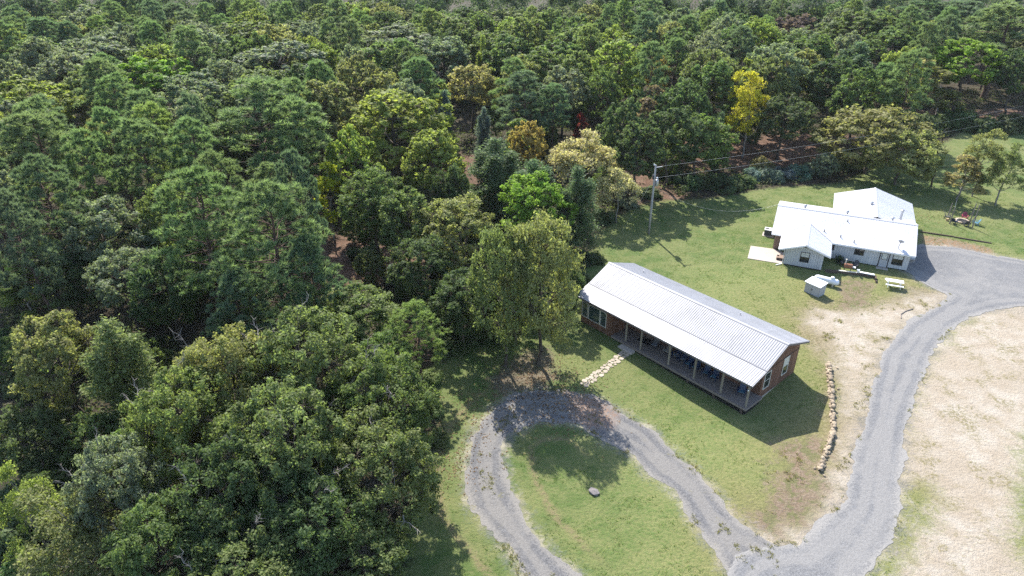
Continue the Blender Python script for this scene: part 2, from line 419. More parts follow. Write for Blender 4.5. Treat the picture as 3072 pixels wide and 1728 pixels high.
# x, y, height, crown radius, kind, leaf colour, label
TREES = [
(-16.4,43.9,14.0,4.55,'hero','olive','tall olive oak at the front edge of the left thicket, nearest the round pine'),
(-21.3,42.7,13.0,4.04,'hero','orolive','spreading olive oak crown beside the feathery yellow cedar'),
(-10.4,41.9,11.5,4.03,'hero','green','rounded oak overhanging the lawn edge left of the gravel loop'),
(-23.5,38.0,12.5,3.73,'hero','olive','oak crown with pale twigs showing just below the feathery yellow cedar'),
(-15.1,35.6,13.5,4.20,'hero','olive','broad oak in the middle of the front thicket with dead grey branches'),
(-9.6,35.5,10.5,3.90,'hero','olive','oak leaning over its grey trunk beside the gravel loop'),
(-25.9,33.1,11.0,2.81,'hero','gray','silvery green oak on the left flank of the front thicket'),
(-18.7,32.0,11.5,3.48,'hero','dark','dark green oak below the middle of the front thicket'),
(-12.7,30.6,10.0,3.43,'hero','dark','low shaded oak in front of the leaning thicket oak'),
(-21.3,29.1,9.5,3.10,'hero','green','green oak beside the half bare grey twigged tree'),
(-15.8,28.3,8.5,3.79,'hero','olive','lowest oak crown of the front thicket, cut by the picture edge'),
(-9.5,30.0,7.0,2.86,'oak','green','small shaded oak at the foot of the front thicket beside the grass'),
(-28.0,30.8,9.0,3.23,'thin','cedary','half bare grey twigged tree at the bottom left corner'),
(-32.8,33.8,9.0,1.97,'thin','ygreen','yellow green sapling on the far left edge below the dark gap'),
(-31.8,45.8,12.0,3.65,'cedar','cedary','feathery yellow green cedar with two leading spikes on the left'),
(-37.5,47.4,12.0,3.25,'oak','orolive','olive oak with orange tips left of the feathery yellow cedar'),
(-8.7,53.3,9.0,2.71,'pine','pinel','small round pine standing at the lawn edge by the thicket'),
(-11.5,50.1,8.0,2.43,'oak','green','small green oak squeezed behind the round pine'),
(-14.9,56.8,9.0,3.80,'oak','olive','olive oak behind the front thicket at the foot of the tall twin pines'),
(-22.1,57.7,19.0,5.24,'pine','pine','right hand one of the tall twin pines in the middle of the wood'),
(-30.0,61.1,18.5,4.94,'pine','pine','left hand one of the tall twin pines in the middle of the wood'),
(-34.8,95.0,20.0,6.57,'pine','pine','huge domed pine rising above the middle of the wood'),
(-28.5,90.3,18.0,4.76,'pine','pine','pine on the shoulder of the huge domed pine'),
(-32.3,71.5,17.0,3.49,'pine','pine','dark pine between the twin pines and the huge domed pine'),
(-48.4,92.8,17.0,3.53,'pine','pinel','bright topped pine left of the huge domed pine'),
(-46.4,83.7,17.0,3.73,'pine','pine','rounded pine below the bright topped pine'),
(-41.2,84.2,17.0,3.25,'pine','pine','narrow pine right of the rounded pine'),
(-43.4,92.0,18.0,2.42,'pine','pineb','slim blue green pine left of the huge domed pine'),
(-59.4,84.3,18.0,4.48,'pine','pine','flat topped pine below the yellow green oak on the left edge'),
(-49.4,68.3,18.0,3.76,'pine','pineb','leaning long trunked pine on the left edge'),
(-52.1,80.4,17.0,2.88,'pine','pine','pine with bare leaning trunk beside the flat topped pine'),
(-52.9,89.8,17.0,2.64,'pine','pine','slender pine above the yellow understorey shrub'),
(-47.2,60.6,17.0,2.67,'pine','pineb','dark pine cut by the left edge beside the leaning pine'),
(-18.6,56.2,14.0,3.11,'pine','pineb','shorter pine to the right of the tall twin pines'),
(-24.2,53.8,12.0,3.22,'pine','pineb','short dark pine under the tall twin pines'),
(-34.5,60.6,11.0,3.35,'oak','dark','dark oak under the left tall twin pine'),
(-45.5,69.8,13.0,4.36,'oak','gray','grey green oak behind the leaning long trunked pine'),
(-40.1,62.6,10.0,3.45,'oak','gray','silvery oak in the gap left of the tall twin pines'),
(-49.2,64.6,9.0,4.19,'oak','dark','dark oak under the leaning long trunked pine'),
(-52.5,64.7,7.0,2.76,'thin','ygreen','sunlit yellow green bush tree low on the left edge'),
(-63.2,102.6,13.0,2.41,'oak','orolive','yellow olive understorey tree between the pines on the left'),
(-83.6,119.6,15.0,7.17,'oak','ygreen','yellow green domed oak on the left edge'),
(-68.1,135.4,16.0,7.60,'oak','bright','light green feathery oak above the bright topped pine'),
(-92.2,159.3,16.0,8.37,'oak','gray','grey half leafless oak left of the light green oak'),
(-56.7,124.4,15.0,6.01,'oak','gray','silver grey oak right of the light green oak'),
(-46.6,144.0,17.0,8.82,'oak','gray','large grey green oak behind the huge domed pine'),
(-67.6,181.1,16.0,8.92,'oak','olive','olive oak behind the large grey green oak'),
(-98.3,213.5,16.0,5.20,'pine','pineb','dark domed pine near the top edge on the left'),
(-87.0,212.5,16.0,4.02,'pine','pineb','second dark domed pine near the top edge on the left'),
(-95.9,219.5,13.0,4.17,'oak','straw','straw coloured oak between the two dark domed pines'),
(-113.4,174.5,17.0,5.26,'pine','pineb','blue green pine beside the grey half leafless oak'),
(-107.3,176.9,16.0,3.40,'pine','pineb','narrow blue green pine beside the grey half leafless oak'),
(-144.9,216.8,15.0,4.11,'oak','straw','straw green tree in the top left corner'),
(-143.4,231.2,15.0,5.61,'oak','rust','russet tree in the top left corner'),
(-98.1,138.4,15.0,4.28,'oak','gray','silver grey oak above the yellow green domed oak'),
(-17.9,103.8,17.0,7.48,'oak','ygreen','big yellow green oak in the centre of the wood'),
(-11.0,92.7,14.0,4.12,'oak','ygreen','yellow green oak on the right shoulder of the big centre oak'),
(-22.0,90.3,15.0,3.48,'oak','ygreen','tall oak with yellow upper leaves on the pine edge'),
(-24.5,86.4,11.0,2.36,'thin','yellow','thin yellow leaved sapling left of the oak with yellow top'),
(-17.1,79.3,13.0,3.87,'oak','green','green oak under the big yellow green centre oak'),
(-12.8,75.2,12.0,3.49,'oak','olive','olive oak over the red leaf litter gap in the centre'),
(-7.0,162.0,15.0,2.24,'cedar','ygreen','slim yellow green tree standing up in the closed canopy'),
(-7.9,138.9,14.0,4.50,'oak','straw','straw yellow oak in the middle of the canopy'),
(2.5,118.7,16.0,4.73,'pine','pineb','dark blue green pine alone in the oak canopy'),
(7.2,118.0,14.0,3.05,'pine','pineb','smaller blue green pine just right of the lone dark one'),
(17.2,129.3,15.0,3.48,'oak','green','fresh green oak right of the blue green pines'),
(17.5,105.0,15.0,3.66,'oak','dark','dark green oak above the power pole'),
(24.1,122.1,13.0,2.80,'thin','rust','reddish brown thin tree behind the power pole'),
(12.4,122.6,8.0,1.28,'thin','red','small crimson sapling among the green oaks'),
(9.6,98.3,13.0,4.93,'flat','beige','pale straw flat topped tree with bare spreading limbs'),
(2.8,100.7,13.0,2.52,'oak','orange','orange yellow oak left of the pale flat topped tree'),
(-2.5,90.7,13.0,5.15,'cedar','cedar','soft grey green cedar in the centre of the wood edge'),
(2.9,84.7,12.0,4.37,'cedar','cedar','green cedar behind the bright lime tree'),
(2.6,80.1,12.0,4.17,'oak','bright','bright lime green tree at the wood edge'),
(7.8,82.7,12.0,3.78,'cedar','cedar','tall dark cedar standing right of the bright lime tree'),
(15.2,92.7,9.0,3.08,'flat','beige','small pale straw tree beside the dark oak by the pole'),
(-5.8,72.7,12.0,4.30,'oak','orolive','olive oak with orange tips at the lawn edge left of the lodge'),
(2.6,57.1,16.6,3.37,'airy','orolive','tall airy olive yellow tree on the lawn in front of the lodge'),
(-0.7,56.6,15.6,2.91,'airy','olive','olive tree leaning beside the tall airy lawn tree'),
(-9.6,66.3,10.0,3.19,'oak','dark','dark oak in shade left of the orange tipped oak'),
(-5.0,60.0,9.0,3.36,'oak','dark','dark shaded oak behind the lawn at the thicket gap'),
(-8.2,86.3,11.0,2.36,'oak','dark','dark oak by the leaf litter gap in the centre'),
(31.2,151.2,13.0,2.54,'oak','orange','small orange oak high in the canopy above the pole'),
(36.8,197.2,19.0,4.79,'pine','pine','tall open pine rising at the top edge'),
(24.4,158.2,16.0,3.94,'oak','gray','narrow grey green oak below the tall open pine'),
(-15.3,157.0,16.0,6.52,'oak','gray','grey green oak left of the slim yellow green tree'),
(-26.8,171.1,16.0,9.41,'oak','gray','wide grey oak at the top centre'),
(-1.9,207.1,16.0,7.86,'oak','olive','olive oak on the top edge near the centre'),
(-3.4,63.3,6.5,2.71,'round','olive','rounded olive oak low behind the leaning lawn edge tree'),
(0.5,61.6,5.5,2.26,'round','green','small green oak tucked behind the tall airy lawn tree'),
(5.6,66.4,8.0,2.58,'round','dark','dark oak filling the gap between the airy lawn tree and the tall dark cedar'),
(-37.7,41.4,7.0,2.60,'round','dark','dark round oak in the shaded gap on the far left edge'),
(42.3,122.4,15.0,4.18,'spare','yellow','bright yellow tree at the wood edge behind the white house'),
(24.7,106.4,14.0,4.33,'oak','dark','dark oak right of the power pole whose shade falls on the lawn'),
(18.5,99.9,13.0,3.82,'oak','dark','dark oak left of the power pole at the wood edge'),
(36.6,129.2,16.0,4.74,'oak','green','tall green oak left of the bright yellow tree'),
(30.0,118.5,15.0,4.06,'oak','dark','dark green oak left of the tall green oak'),
(29.5,107.9,12.0,4.73,'oak','green','green oak over the tan leaf litter by the hedge row'),
(77.6,199.9,15.0,6.53,'oak','purple','purple brown oak in the canopy right of centre'),
(62.6,167.5,13.0,3.72,'oak','purple','smaller purple brown oak below the larger one'),
(65.2,160.0,16.0,6.63,'oak','green','big green oak right of the bright yellow tree'),
(48.2,120.8,12.0,4.52,'oak','dark','dark oak trunked beside the bright yellow tree'),
(73.0,151.3,15.0,5.90,'cedar','cedar','dusky olive cedar in the right of the wood'),
(88.4,182.2,18.0,9.43,'oak','green','large green oak at the top right'),
(87.5,165.9,16.0,6.86,'oak','green','green oak right of the dusky olive cedar'),
(97.3,152.0,16.0,6.75,'oak','bright','bright green rounded oak at the right wood edge'),
(85.8,148.6,13.0,3.75,'thin','straw','straw topped thin tree left of the bright green rounded oak'),
(89.9,145.1,11.0,4.51,'thin','cedary','pale twiggy tree below the bright green rounded oak'),
(112.0,165.4,21.0,10.36,'pine','pine','tallest pine with a long bare trunk on the right edge'),
(121.3,199.4,18.0,8.09,'pine','pineb','dark pine left of the tallest pine'),
(114.6,204.9,18.0,7.75,'pine','pineb','dark pine at the top edge behind the bright green oak'),
(61.0,114.0,11.5,7.79,'round','orolive','olive tree with golden top right behind the white house roof'),
(63.6,108.5,9.5,5.43,'round','orolive','brownish olive leaved tree behind the white house chimney flue'),
(69.0,107.3,9.5,1.90,'bare','bare','leafless grey tree on the right lawn'),
(73.1,102.9,10.8,2.80,'spare','orolive','small lawn tree with russet top right of the leafless one'),
(74.2,98.7,9.5,2.59,'spare','olive','small lawn tree nearest the right edge'),
(69.5,100.9,7.0,2.73,'thin','straw','thin yellow leaved tree behind the leafless one'),
(-13.3,177.8,17.3,6.19,'oak','olive','second nearest tall broad olive oak right of the wide grey top oak'),
(-90.7,180.4,16.7,4.80,'oak','dark','tall broad dark green oak right of the grey half leafless oak'),
(-26.7,141.1,17.9,5.90,'oak','olive','tall broad olive oak left of the straw yellow oak'),
(138.0,208.2,15.5,4.19,'oak','green','broad mid green oak left of the tallest right edge pine'),
(42.3,154.8,17.6,4.44,'oak','gray','tall broad grey green oak right of the small orange oak'),
(-65.3,145.2,19.4,3.78,'pine','pine','tall deep green pine right of the light green feathery oak'),
(57.4,211.1,15.5,4.27,'oak','gray','broad grey green oak left of the purple brown oak'),
(126.9,180.4,17.4,5.73,'oak','gray','tall broad grey green oak right of the tallest right edge pine'),
(20.9,140.9,18.0,5.39,'oak','ygreen','tall broad yellow green oak left of the small orange oak'),
(5.1,140.9,16.3,5.85,'oak','green','tall broad mid green oak right of the straw yellow oak'),
(-34.6,122.6,16.9,5.34,'oak','dark','tall broad dark green oak right of the large grey green oak'),
(-43.7,204.3,17.7,5.75,'oak','ygreen','tall broad yellow green oak left of the wide grey top oak'),
(-19.1,134.5,17.4,4.45,'oak','dark','tall broad dark green oak left of the straw yellow oak'),
(-27.9,129.5,17.3,4.43,'oak','orolive','tall broad olive and orange oak left of the straw yellow oak'),
(153.4,208.9,17.0,3.18,'pine','pinel','tall bright green pine right of the tallest right edge pine'),
(11.8,199.7,11.3,2.34,'thin','ygreen','low yellow green slender tree left of the tall open pine'),
(142.8,212.8,16.2,4.08,'pine','pine','nearest tall deep green pine left of the tallest right edge pine'),
(-153.7,207.7,17.9,5.03,'oak','olive','tall broad olive oak left of the top left russet tree'),
(-126.2,204.2,15.5,5.55,'oak','dark','broad dark green oak below the top left russet tree'),
(103.1,187.0,17.2,3.18,'pine','pineb','tall blue green pine right of the large top right oak'),
(-102.0,188.0,19.0,4.36,'pine','pine','tall deep green pine behind the grey half leafless oak'),
(-38.9,174.1,16.9,4.73,'oak','gray','nearest tall broad grey green oak left of the wide grey top oak'),
(38.4,138.8,16.9,5.19,'oak','olive','tall broad olive oak right of the small orange oak'),
(5.2,185.5,18.0,3.03,'pine','pinel','tall bright green pine right of the slim yellow green tree'),
(125.6,188.7,17.4,3.76,'pine','pineb','nearest tall blue green pine left of the tallest right edge pine'),
(10.4,156.8,15.5,6.01,'oak','green','second nearest broad mid green oak right of the slim yellow green tree'),
(89.9,204.5,16.4,4.19,'pine','pine','tall deep green pine right of the purple brown oak'),
(-55.5,105.2,16.0,3.88,'pine','pine','tall deep green pine behind the bright topped pine'),
(-34.4,202.8,17.7,5.37,'oak','orolive','tall broad olive and orange oak behind the wide grey top oak'),
(-56.1,204.7,15.5,5.04,'oak','gray','broad grey green oak right of the straw coloured oak'),
(-17.7,203.8,15.5,5.92,'oak','green','broad mid green oak right of the wide grey top oak'),
(-132.8,181.4,15.5,5.10,'oak','olive','broad olive oak left of the grey half leafless oak'),
(-145.6,205.0,15.9,5.18,'oak','gray','broad grey green oak left of the top left russet tree'),
(-66.8,209.6,16.5,6.20,'oak','gray','tall broad grey green oak right of the straw coloured oak'),
(-55.5,185.6,15.5,5.58,'oak','dark','broad dark green oak left of the wide grey top oak'),
(-73.0,94.9,15.5,4.36,'oak','ygreen','broad yellow green oak left of the flat topped pine'),
(69.2,173.2,15.5,5.73,'oak','gray','broad grey green oak left of the large top right oak'),
(-38.2,106.1,16.5,3.30,'pine','pineb','tall blue green pine below the huge domed pine'),
(4.1,171.9,18.0,6.05,'oak','olive','tall broad olive oak right of the slim yellow green tree'),
(-121.1,190.6,15.5,4.71,'oak','green','second nearest broad mid green oak left of the straw coloured oak'),
(97.7,167.1,15.1,3.10,'pine','pine','second nearest deep green pine left of the tallest right edge pine'),
(57.8,173.3,18.0,5.05,'oak','ygreen','tall broad yellow green oak left of the dusky olive cedar'),
(-50.1,197.0,18.0,5.93,'oak','olive','second nearest tall broad olive oak left of the wide grey top oak'),
(-42.0,114.4,16.4,4.58,'oak','gray','tall broad grey green oak behind the huge domed pine'),
(136.4,190.6,16.3,3.04,'pine','pine','nearest tall deep green pine right of the tallest right edge pine'),
(97.4,191.6,11.3,2.02,'thin','cedary','low yellowish slender tree below the large top right oak'),
(-0.5,189.3,15.5,4.81,'oak','ygreen','broad yellow green oak right of the slim yellow green tree'),
(98.1,196.3,16.0,3.53,'pine','pine','deep green pine right of the large top right oak'),
(-108.5,146.2,12.7,2.75,'thin','ygreen','yellow green slender tree left of the grey half leafless oak'),
(114.5,179.8,18.1,3.10,'pine','pineb','third nearest tall blue green pine left of the tallest right edge pine'),
(43.7,208.1,16.1,5.11,'oak','green','tall broad mid green oak right of the tall open pine'),
(-86.0,137.6,16.8,5.68,'oak','gray','tall broad grey green oak left of the light green feathery oak'),
(11.6,147.1,11.9,1.78,'cedar','bluegreen','low blue green cedar left of the small orange oak'),
(20.1,198.6,15.5,5.70,'oak','olive','broad olive oak left of the tall open pine'),
(-67.0,154.7,17.6,6.01,'oak','gray','tall broad grey green oak right of the light green feathery oak'),
(37.0,173.7,17.2,4.58,'oak','orolive','tall broad olive and orange oak behind the small orange oak'),
(14.9,176.4,17.9,5.82,'oak','green','tall broad mid green oak right of the slim yellow green tree'),
(-98.7,193.6,15.5,4.39,'oak','green','nearest broad mid green oak left of the straw coloured oak'),
(51.2,137.7,18.0,5.93,'oak','gray','tall broad grey green oak behind the bright yellow tree'),
(50.7,159.3,17.2,3.61,'pine','pineb','tall blue green pine right of the small orange oak'),
(-28.6,107.2,17.6,4.87,'oak','orolive','tall broad olive and orange oak left of the big centre oak'),
(134.2,203.0,16.2,4.31,'pine','pine','second nearest tall deep green pine left of the tallest right edge pine'),
(-22.4,122.9,16.0,4.41,'oak','orolive','broad olive and orange oak behind the big centre oak'),
(-98.9,129.1,9.8,2.80,'thin','cedary','low yellowish slender tree left of the yellow green domed oak'),
(14.1,207.7,16.0,4.01,'oak','gray','tall grey green oak left of the tall open pine'),
(103.6,144.8,15.5,4.28,'oak','dark','broad dark green oak right of the bright green rounded oak'),
(-79.7,139.4,15.4,3.07,'pine','pine','deep green pine left of the light green feathery oak'),
(-52.7,161.9,18.0,5.22,'oak','straw','tall broad straw coloured oak behind the large grey green oak'),
(-45.5,186.2,16.3,4.29,'oak','dark','tall broad dark green oak left of the wide grey top oak'),
(-38.0,73.2,14.1,3.52,'oak','olive','olive oak right of the leaning long trunked pine'),
(22.1,212.4,9.4,2.25,'cedar','bluegreen','nearest low blue green cedar left of the tall open pine'),
(-26.6,186.2,15.5,6.02,'oak','gray','broad grey green oak right of the wide grey top oak'),
(15.2,166.5,16.9,6.09,'oak','olive','tall broad olive oak left of the small orange oak'),
(-21.6,111.9,10.6,2.02,'thin','ygreen','low yellow green slender tree below the big centre oak'),
(-84.5,189.1,16.7,4.47,'pine','pineb','tall blue green pine right of the grey half leafless oak'),
(44.7,146.4,12.6,2.01,'thin','olive','olive slender tree right of the small orange oak'),
(-110.8,207.8,18.3,4.31,'pine','pinel','tall bright green pine left of the straw coloured oak'),
(63.5,206.7,9.4,2.44,'thin','cedary','low yellowish slender tree left of the purple brown oak'),
(-77.9,208.0,17.5,3.51,'pine','pinel','nearest tall bright green pine right of the straw coloured oak'),
(55.5,187.6,16.9,4.85,'oak','gray','third nearest tall broad grey green oak right of the tall open pine'),
(-60.5,161.1,15.5,4.93,'oak','green','broad mid green oak left of the large grey green oak'),
(-19.9,181.5,18.3,3.85,'pine','pinel','tall bright green pine right of the wide grey top oak'),
(-88.3,194.6,16.0,4.16,'oak','olive','nearest tall broad olive oak left of the straw coloured oak'),
(148.7,200.7,17.3,4.01,'oak','ygreen','tall yellow green oak right of the tallest right edge pine'),
(-107.5,200.3,15.9,3.39,'pine','pinel','bright green pine left of the straw coloured oak'),
(40.8,148.7,12.9,2.34,'thin','orolive','olive and orange slender tree right of the small orange oak'),
(-73.7,167.8,17.9,5.18,'oak','gray','tall broad grey green oak right of the grey half leafless oak'),
(102.6,205.0,16.0,4.77,'oak','dark','broad dark green oak right of the purple brown oak'),
(-103.2,181.8,16.5,4.03,'pine','pinel','tall bright green pine behind the grey half leafless oak'),
(-93.0,190.9,19.2,3.00,'pine','pineb','nearest tall blue green pine left of the straw coloured oak'),
(63.0,196.8,15.5,4.98,'oak','green','nearest broad mid green oak left of the purple brown oak'),
(-27.7,206.8,15.5,4.61,'oak','gray','broad grey green oak behind the wide grey top oak'),
(125.1,212.9,15.5,4.28,'oak','gray','broad grey green oak right of the large top right oak'),
(62.7,125.3,15.6,3.98,'oak','green','mid green oak left of the leafless lawn tree'),
(-58.7,193.3,18.6,3.11,'pine','pine','fourth nearest tall deep green pine left of the wide grey top oak'),
(-128.6,190.7,17.8,3.85,'pine','pineb','second nearest tall blue green pine left of the top left russet tree'),
(-41.2,196.7,15.8,4.45,'pine','pinel','bright green pine left of the wide grey top oak'),
(-104.6,207.0,19.1,3.34,'pine','pine','tall deep green pine left of the straw coloured oak'),
(-102.3,154.1,16.7,5.41,'oak','green','tall broad mid green oak left of the grey half leafless oak'),
(-31.3,113.5,18.5,3.16,'pine','pine','tall deep green pine left of the big centre oak'),
(-23.3,195.1,16.6,4.81,'oak','olive','nearest tall broad olive oak right of the wide grey top oak'),
(145.9,206.4,15.6,4.51,'oak','orolive','broad olive and orange oak right of the tallest right edge pine'),
(-117.8,208.3,16.7,4.04,'oak','dark','tall dark green oak left of the straw coloured oak'),
(-66.3,83.8,14.6,3.83,'oak','gray','grey green oak left of the flat topped pine'),
(-109.9,157.2,18.8,4.22,'pine','pine','second nearest tall deep green pine left of the grey half leafless oak'),
(-44.0,158.9,16.3,4.08,'oak','ygreen','tall yellow green oak right of the large grey green oak'),
(-121.7,176.9,17.0,3.10,'pine','pine','nearest tall deep green pine left of the grey half leafless oak'),
(141.8,195.3,16.0,5.24,'oak','gray','nearest broad grey green oak right of the tallest right edge pine'),
(25.1,173.1,15.5,5.24,'oak','ygreen','broad yellow green oak left of the small orange oak'),
(-81.8,166.2,17.5,3.67,'pine','pine','second nearest tall deep green pine right of the grey half leafless oak'),
(-77.9,125.4,11.4,2.22,'thin','orolive','low olive and orange slender tree right of the yellow green domed oak'),
(-23.2,68.3,18.2,2.61,'pine','pineb','tall blue green pine right of the left tall twin pine'),
(2.6,151.5,9.4,2.05,'cedar','cedar','second nearest low dusky green cedar right of the slim yellow green tree'),
(-114.9,164.3,17.8,4.63,'oak','ygreen','tall broad yellow green oak left of the grey half leafless oak'),
(22.1,184.6,16.0,4.62,'oak','dark','broad dark green oak left of the tall open pine'),
(45.3,195.6,17.3,5.56,'oak','gray','nearest tall broad grey green oak right of the tall open pine'),
(-35.9,160.7,18.7,3.57,'pine','pine','nearest tall deep green pine left of the wide grey top oak'),
(-16.4,188.2,16.7,5.98,'oak','gray','tall broad grey green oak right of the wide grey top oak'),
(38.0,166.0,16.6,5.50,'oak','green','tall broad mid green oak behind the small orange oak'),
(51.8,168.6,16.9,4.54,'oak','green','tall broad mid green oak right of the small orange oak'),
(10.2,188.9,18.0,4.80,'oak','olive','tall broad olive oak left of the tall open pine'),
(-70.4,200.5,18.5,3.56,'pine','pinel','second nearest tall bright green pine right of the straw coloured oak'),
(-98.0,174.9,15.5,6.02,'oak','gray','broad grey green oak right of the grey half leafless oak'),
(135.1,181.2,19.3,3.70,'pine','pine','second nearest tall deep green pine right of the tallest right edge pine'),
(-44.6,126.4,15.5,6.15,'oak','olive','broad olive oak below the large grey green oak'),
(81.7,208.8,15.5,4.35,'oak','dark','broad dark green oak behind the purple brown oak'),
(-35.5,212.4,19.0,3.07,'pine','pinel','tall bright green pine behind the wide grey top oak'),
(-77.1,130.7,15.5,4.95,'oak','olive','broad olive oak left of the light green feathery oak'),
(-31.9,148.9,15.7,4.17,'oak','gray','broad grey green oak right of the large grey green oak'),
(35.5,180.8,17.6,4.88,'oak','gray','tall broad grey green oak below the tall open pine'),
(-80.1,179.4,15.5,4.48,'oak','dark','second nearest broad dark green oak right of the grey half leafless oak'),
(47.7,174.2,15.5,3.96,'oak','gray','grey green oak right of the tall open pine'),
(-91.2,170.2,17.1,4.05,'oak','gray','tall grey green oak right of the grey half leafless oak'),
(44.9,183.7,15.8,6.04,'oak','green','broad mid green oak right of the tall open pine'),
(-4.8,169.4,15.5,6.07,'oak','olive','broad olive oak right of the slim yellow green tree'),
(-33.0,194.2,16.8,5.23,'oak','dark','tall broad dark green oak behind the wide grey top oak'),
(-97.5,148.5,17.4,4.43,'oak','gray','nearest tall broad grey green oak left of the grey half leafless oak'),
(76.0,211.8,18.0,3.31,'pine','pine','tall deep green pine left of the purple brown oak'),
(-20.1,212.3,10.4,1.96,'thin','orolive','low olive and orange slender tree right of the wide grey top oak'),
(9.4,197.8,9.6,1.66,'cedar','cedar','third nearest low dusky green cedar left of the tall open pine'),
(-44.6,102.0,15.5,4.49,'oak','dark','broad dark green oak right of the bright topped pine'),
(-54.5,154.2,17.5,4.15,'oak','green','tall broad mid green oak left of the large grey green oak'),
(42.2,176.3,17.5,3.22,'pine','pine','tall deep green pine right of the tall open pine'),
(51.2,203.3,15.5,4.34,'oak','olive','broad olive oak right of the tall open pine'),
(-46.3,166.2,17.4,4.62,'oak','gray','second nearest tall broad grey green oak left of the wide grey top oak'),
(21.9,206.5,17.3,4.13,'oak','orolive','tall broad olive and orange oak left of the tall open pine'),
(-116.0,200.4,17.2,6.15,'oak','gray','nearest tall broad grey green oak left of the straw coloured oak'),
(17.6,147.3,9.2,2.34,'thin','olive','low olive slender tree left of the small orange oak'),
(25.4,129.4,18.9,3.15,'pine','pine','tall deep green pine left of the bright yellow tree'),
(-50.6,174.8,17.3,5.69,'oak','gray','third nearest tall broad grey green oak left of the wide grey top oak'),
(-14.5,212.7,15.5,4.58,'oak','dark','broad dark green oak right of the wide grey top oak'),
(0.8,178.6,16.9,4.00,'oak','olive','tall olive oak right of the slim yellow green tree'),
(-63.3,110.6,17.0,3.49,'pine','pine','second nearest tall deep green pine right of the yellow green domed oak'),
(98.6,212.5,16.7,3.65,'pine','pinel','tall bright green pine right of the purple brown oak'),
(5.2,165.9,10.1,2.16,'thin','orolive','nearest low olive and orange slender tree right of the slim yellow green tree'),
(-58.4,69.8,16.3,4.18,'oak','gray','tall broad grey green oak left of the leaning long trunked pine'),
(-80.7,194.4,18.4,3.41,'pine','pine','nearest tall deep green pine right of the straw coloured oak'),
(-55.2,135.7,15.5,5.11,'oak','gray','broad grey green oak left of the large grey green oak'),
(-72.1,147.4,16.3,5.47,'oak','ygreen','tall broad yellow green oak behind the light green feathery oak'),
(126.1,171.2,15.5,5.10,'oak','gray','second nearest broad grey green oak right of the tallest right edge pine'),
(-70.7,88.6,17.6,3.28,'pine','pineb','second nearest tall blue green pine left of the flat topped pine'),
(25.2,191.7,18.0,3.16,'pine','pine','tall deep green pine left of the tall open pine'),
(29.7,212.3,17.3,5.78,'oak','green','tall broad mid green oak left of the tall open pine'),
(87.6,195.0,17.4,4.12,'oak','gray','tall broad grey green oak right of the purple brown oak'),
(28.3,166.9,9.5,1.75,'cedar','cedar','second nearest low dusky green cedar left of the small orange oak'),
(-41.7,211.5,17.7,4.14,'oak','olive','nearest tall broad olive oak left of the wide grey top oak'),
(98.6,175.8,16.1,4.30,'pine','pinel','tall bright green pine right of the large top right oak'),
(31.2,201.5,18.6,3.37,'pine','pinel','tall bright green pine left of the tall open pine'),
(-18.0,115.7,15.5,4.23,'oak','gray','broad grey green oak right of the big centre oak'),
(-79.5,156.4,15.5,4.42,'oak','dark','nearest broad dark green oak right of the grey half leafless oak'),
(-120.4,158.9,17.4,4.13,'oak','gray','second nearest tall broad grey green oak left of the grey half leafless oak'),
(131.2,210.4,15.8,3.00,'pine','pine','nearest deep green pine left of the tallest right edge pine'),
(-113.2,185.0,15.5,5.12,'oak','orolive','broad olive and orange oak left of the grey half leafless oak'),
(1.2,133.1,16.2,4.37,'oak','orolive','tall broad olive and orange oak right of the straw yellow oak'),
(68.4,128.6,15.2,3.12,'pine','pine','deep green pine behind the leafless lawn tree'),
(-73.6,102.8,15.5,4.22,'oak','gray','broad grey green oak below the yellow green domed oak'),
(-48.7,108.1,15.8,4.60,'oak','gray','broad grey green oak right of the bright topped pine'),
(-66.0,96.5,16.9,3.89,'pine','pineb','tall blue green pine behind the flat topped pine'),
(-15.0,168.3,15.5,4.55,'oak','dark','broad dark green oak left of the slim yellow green tree'),
(50.2,212.4,15.5,4.29,'oak','gray','broad grey green oak right of the tall open pine'),
(-68.4,193.2,17.3,5.32,'oak','ygreen','tall broad yellow green oak right of the straw coloured oak'),
(-73.9,160.6,16.2,3.15,'pine','pine','third nearest tall deep green pine right of the grey half leafless oak'),
(-52.1,211.6,15.5,4.48,'oak','ygreen','broad yellow green oak right of the straw coloured oak'),
(34.3,160.0,10.6,1.84,'thin','cedary','low yellowish slender tree right of the small orange oak'),
(-59.3,212.4,15.5,3.58,'pine','pinel','bright green pine right of the straw coloured oak'),
(-5.2,116.4,10.8,1.89,'cedar','bluegreen','low blue green cedar left of the lone blue green pine'),
(58.6,141.9,15.5,4.32,'oak','orolive','broad olive and orange oak left of the dusky olive cedar'),
(65.6,183.4,12.3,2.47,'thin','ygreen','yellow green slender tree left of the purple brown oak'),
(-11.2,196.6,9.3,1.83,'thin','cedary','low yellowish slender tree right of the wide grey top oak'),
(-25.0,149.5,12.1,1.70,'cedar','cedar','low dusky green cedar left of the straw yellow oak'),
(-23.2,153.6,15.5,3.79,'pine','pine','deep green pine below the wide grey top oak'),
(-143.7,192.0,15.5,4.66,'oak','green','broad mid green oak left of the top left russet tree'),
(13.2,137.3,11.0,2.14,'cedar','cedar','low dusky green cedar right of the straw yellow oak'),
(-84.3,108.9,18.6,3.68,'pine','pine','second nearest tall deep green pine left of the yellow green domed oak'),
(-122.8,165.5,15.5,4.58,'oak','ygreen','second nearest broad yellow green oak left of the grey half leafless oak'),
(-125.8,185.1,15.5,4.48,'oak','ygreen','nearest broad yellow green oak left of the grey half leafless oak'),
(110.8,148.0,17.1,3.08,'pine','pinel','tall bright green pine right of the bright green rounded oak'),
(27.0,196.5,13.0,2.19,'cedar','bluegreen','blue green cedar left of the tall open pine'),
